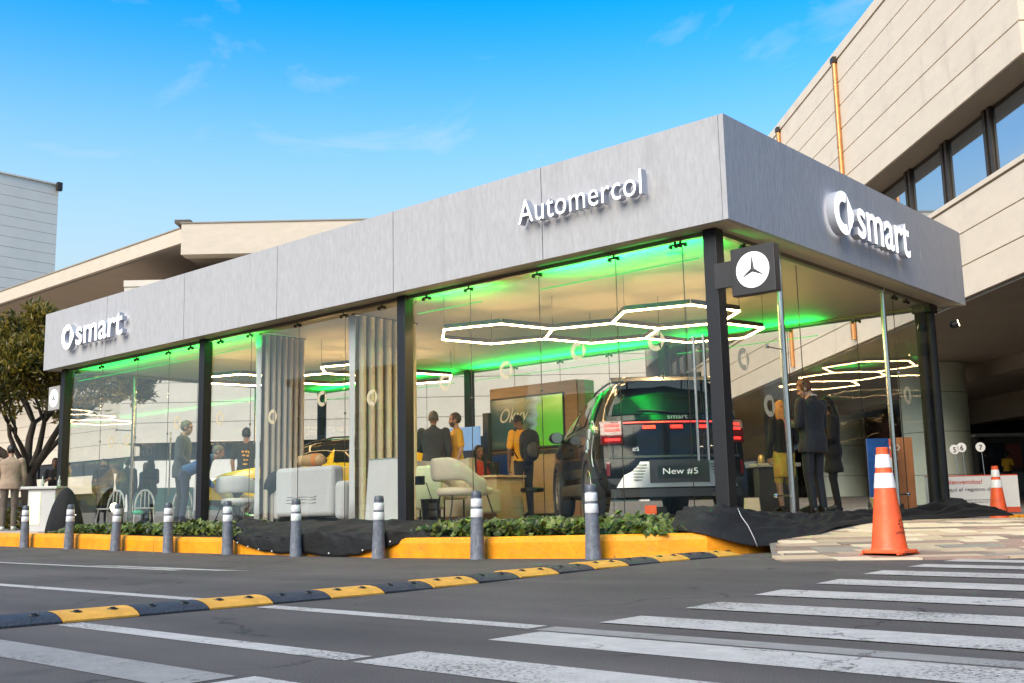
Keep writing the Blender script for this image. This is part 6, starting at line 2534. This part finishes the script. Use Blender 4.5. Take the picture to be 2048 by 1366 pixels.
# the longer cloth along the right hand foot of the pavilion
pt = [(-.72, .16), (-.30, .16), (-.16, .6), (-.15, 1.3), (-.18, 2.2), (-.18, 3.4), (-.18, 4.6), (-.17, 5.8), (-.12, 6.75), (-.05, 7.3)]
pz = [.44, .475, .455, .435, .405, .40, .40, .41, .47, .33]
po = [(-.75, -.22), (-.30, -.42), (.12, -.02), (.33, .62), (.30, 1.35), (.24, 2.2), (.22, 3.3), (.22, 4.4), (.24, 5.8), (.30, 7.4)]
oz = [.285, .275, .135, .165, .275, .292, .292, .295, .30, .285]


def cat(pts, a):
    t_ = a * (len(pts) - 1)
    i = min(len(pts) - 2, int(t_))
    f = t_ - i
    g = lambda k: pts[min(max(k, 0), len(pts) - 1)]
    p0_, p1_, p2_, p3_ = g(i - 1), g(i), g(i + 1), g(i + 2)
    def h(j):
        w0, w1, w2, w3 = (q_[j] if hasattr(q_, '__len__') else q_ for q_ in (p0_, p1_, p2_, p3_))
        return .5 * (2 * w1 + (w2 - w0) * f + (2 * w0 - 5 * w1 + 4 * w2 - w3) * f * f + (3 * w1 - w0 - 3 * w2 + w3) * f ** 3)
    return [h(j) for j in range(len(p1_))]


top3 = [(x, y, z) for (x, y), z in zip(pt, pz)]
out3 = [(x, y, z) for (x, y), z in zip(po, oz)]


def dfn(a, c):
    A_, B_ = Vector(cat(top3, a)), Vector(cat(out3, a))
    p = A_.lerp(B_, c)
    p.z += .10 * math.sin(math.pi * c) * (.4 + .6 * (1 - smoothstep(.1, .35, a)))
    n = noise.noise(Vector((a * 7, c * 9, 3)))
    n2 = noise.noise(Vector((a * 26 + c * 4, c * 9, 7)))
    rid = (1 - abs(math.sin(c * 9 + 1.6 * math.sin(a * 9) + 2 * noise.noise(Vector((a * 6, c * 2, 9))))) ** .7) * .034 * math.sin(math.pi * c)
    w_ = math.sin(math.pi * min(1, c + .08))
    p.z += (.06 * n + .05 * n2) * w_ + rid * 1.6
    p.z = max(p.z, B_.z * c + .012 * 0 + ((ground(p.x, p.y) + .004) if p.y < .0 else 0) * 0)
    return p


q = MB().grid(dfn, 190, 44)
dr2 = solo('black_drape', q, DRAPE, 'long crumpled black cloth along the foot of the right glass wall', 'cloth', loc=(.1, 2.5, .28), smooth=True)
dr2.modifiers.new('sol', 'SOLIDIFY').thickness = .006
q = MB()
q.tube([(-.10, .05, .50), (.02, -.10, .42), (.10, -.12, .33), (.16, -.13, .22), (.19, -.12, .13)], .004, 5)
solo('white_cord', q, M('white_cord', (.5, .5, .5), .6, var=0), 'thin white cord hanging over the black cloth by the corner column', 'cord', smooth=True)
# small heap at the end column
q = MB().ell((-.34, 6.66, .30), (.34, .30, .26), 30, 14, fn=lambda p: Vector((p.x * (1 + .12 * noise.noise(p * 7)), p.y * (1 + .12 * noise.noise(p * 6)), max(p.z * (1 + .15 * noise.noise(p * 9)), -.02))))
solo('black_drape', q, DRAPE, 'bunched heap of black cloth round the foot of the end column', 'cloth', smooth=True)

# ------------------------------------------------------------------ ivy in the planter
def leaf_mat(name, c1, c2, trans=.25):
    m = bpy.data.materials.new(name)
    m.use_nodes = True
    t_ = m.node_tree
    b = t_.nodes['Principled BSDF']
    b.inputs['Roughness'].default_value = .38
    oi = t_.nodes.new('ShaderNodeNewGeometry')
    cr_ = t_.nodes.new('ShaderNodeValToRGB')
    e = cr_.color_ramp.elements
    e[0].color = (*c1, 1)
    e[1].color = (*c2, 1)
    t_.links.new(oi.outputs['Random Per Island'], cr_.inputs[0])
    t_.links.new(cr_.outputs[0], b.inputs['Base Color'])
    b.inputs['Subsurface Weight'].default_value = 0
    tr = t_.nodes.new('ShaderNodeBsdfTranslucent')
    t_.links.new(cr_.outputs[0], tr.inputs[0])
    mi = t_.nodes.new('ShaderNodeMixShader')
    mi.inputs[0].default_value = trans
    t_.links.new(b.outputs[0], mi.inputs[1])
    t_.links.new(tr.outputs[0], mi.inputs[2])
    t_.links.new(mi.outputs[0], t_.nodes['Material Output'].inputs[0])
    return m


IVY = leaf_mat('ivy_leaf', (.010, .030, .006), (.17, .22, .03))
rng = random.Random(11)


def ivy_leaf(q, p, n, up_, s):
    n = Vector(n).normalized()
    t_ = Vector(up_) - n * Vector(up_).dot(n)
    t_ = t_.normalized()
    b_ = n.cross(t_)
    pts = [(0, -.25), (.30, -.42), (.55, -.10), (.36, .12), (.40, .42), (.14, .40), (0, .75), (-.14, .40), (-.40, .42), (-.36, .12), (-.55, -.10), (-.30, -.42)]
    base = len(q.v)
    q.v.append(tuple(p + n * (-.08 * s)))
    for x, y in pts:
        q.v.append(tuple(p + b_ * x * s + t_ * y * s + n * (.10 * s * abs(x) - .16 * s * max(0, y) ** 2)))
    for k in range(12):
        q.f.append((base, base + 1 + k, base + 1 + (k + 1) % 12))
        q.m.append(0)


def ivy_bed(x0, x1, n, label, ztop=.40):
    q = MB()
    for _ in range(n):
        x = rng.uniform(x0, x1)
        y = rng.uniform(-.62, .22)
        hmax = .06 + .12 * (noise.noise(Vector((x * 1.7, y * 2, 1))) + .6) + .05 * rng.random()
        ends = min(1, (x - x0) / .5, (x1 - x) / .5)
        z = .235 + max(.02, hmax * max(.15, ends)) * rng.random() ** .5
        if y < -.55:
            z = max(z, kz(x) + .01)
        nrm = Vector((rng.gauss(0, .55), -.55 + rng.gauss(0, .5), .75))
        ivy_leaf(q, Vector((x, y, z)), nrm, (rng.gauss(0, .6), -.7, -.5 + rng.gauss(0, .4)), rng.uniform(.045, .095))
    for _ in range(int(n / 60)):
        x = rng.uniform(x0, x1)
        q.tube([(x, -.3, .24), (x + .05, -.35, .33), (x + .15, -.45, .35), (x + .25, -.5, .30)], .004, 4)
    return solo('ivy', q, IVY, label, 'ivy', loc=((x0 + x1) / 2, -.2, .235), kind='stuff')


ivy_bed(-13.75, -7.7, 3000, 'low green ivy filling the left stretch of the planter')
ivy_bed(-4.35, -.55, 2600, 'low green ivy filling the right stretch of the planter under the black car')

# ------------------------------------------------------------------ tree at the left
BARK = M('dark_bark', (.045, .034, .027), .9, var=.35, scale=9, bump=.8, bscale=18, stretch=(1, 1, .35))
TLEAF = leaf_mat('tree_leaf', (.035, .055, .010), (.40, .29, .05), .45)
tb = Vector((-18.85, 1.35, .30))
tree = thing('tree', 'small dark spreading tree with forked trunk and leafy tufts behind the lectern', 'tree', tb)
rt = random.Random(5)
wood = MB()
tips = []


def limb(p, d, L, r, depth):
    d = d.normalized()
    pts = [p]
    rs_ = [r]
    n = 4
    for k in range(n):
        d = (d + Vector((rt.gauss(0, .13), rt.gauss(0, .13), rt.gauss(.03, .10)))).normalized()
        p = p + d * (L / n)
        pts.append(p)
        rs_.append(r * (1 - .42 * (k + 1) / n))
        if depth >= 2 and k >= 2 or depth >= 3 and k >= 1:
            tips.append((p, d, depth))
    wood.tube(pts, rs_, 7 if depth < 2 else 5)
    if depth >= 4 or r < .010:
        tips.append((p, d, depth))
        return
    kids = 2 if depth == 0 else rt.choice((2, 3, 3))
    a0 = rt.uniform(0, 6.28)
    for j in range(kids):
        an = a0 + 6.28 * j / kids + rt.uniform(-.5, .5)
        sp = rt.uniform(.45, .85)
        o_ = d.orthogonal().normalized()
        e_ = d.cross(o_)
        nd = d * math.cos(sp) + (o_ * math.cos(an) + e_ * math.sin(an)) * math.sin(sp) + Vector((0, 0, .18))
        limb(p, nd, L * rt.uniform(.62, .82), rs_[-1] * .80, depth + 1)


# trunk leaning a little, then heavy forks
tk = [tb + Vector(v_) for v_ in ((0, 0, -.1), (.02, .0, .45), (-.06, -.04, .95), (-.10, -.06, 1.30))]
wood.tube(tk, [.24, .19, .175, .17], 12)
fork = tk[-1]
rh = RH
for (u_, f_, z_, L, r_) in ((-1.0, -.2, 1.0, 1.45, .115), (-.35, .3, 1.3, 1.6, .12), (.40, -.2, 1.3, 1.6, .105), (.6, .1, 1.1, 1.3, .09), (-1.3, .1, .55, 1.3, .085), (.1, -.6, 1.2, 1.3, .08), (.2, .6, 1.3, 1.5, .08), (-1.2, -.5, .25, 1.0, .06), (-.6, -.7, .75, 1.2, .07)):
    limb(fork + Vector((0, 0, rt.uniform(-.35, .05))), rh * u_ + VH * f_ + Vector((0, 0, z_)), L, r_, 1)
obj('trunk', wood, BARK, tree, 60)
crown = MB()


def tleaf(q, p, d, s):
    d = d.normalized()
    n = d.orthogonal().normalized()
    n = Matrix.Rotation(rt.uniform(0, 6.28), 3, d) @ n
    b_ = d.cross(n)
    a = [p, p + d * s * .45 + b_ * s * .17 + n * .04 * s, p + d * s * 1.0 - n * .16 * s, p + d * s * .45 - b_ * s * .17 + n * .04 * s]
    q.add(a, [(0, 1, 2), (0, 2, 3)])


for p, d, dep_ in tips:
    k_ = rt.choice((26, 38, 50, 62)) if dep_ >= 4 else (rt.choice((20, 34)) if dep_ == 3 else rt.choice((8, 22)))
    for _ in range(k_):
        v_ = (d * .7 + Vector((rt.gauss(0, .75), rt.gauss(0, .75), rt.gauss(.25, .6))))
        c_ = p + d * rt.uniform(-.16, .08) + Vector((rt.gauss(0, .085), rt.gauss(0, .085), rt.gauss(0, .08)))
        tleaf(crown, c_, v_, rt.uniform(.12, .24))
obj('crown', crown, TLEAF, tree)
print('tree tips', len(tips), 'faces', len(crown.f), 'top', max(p[2] for p in crown.v))
# low dark shrub behind the lectern
q = MB()
for _ in range(900):
    a, r_ = rt.uniform(0, 6.28), rt.random() ** .5
    tleaf(q, Vector((-18.6 + 1.3 * r_ * math.cos(a), 1.3 + .7 * r_ * math.sin(a), .3 + rt.random() * .65 * (1.1 - r_ * .6))), Vector((math.cos(a), math.sin(a), rt.random())), rt.uniform(.1, .2))
solo('shrub', q, TLEAF, 'low dark shrub at the foot of the spreading tree', 'shrub', loc=(-18.6, 1.3, .3))
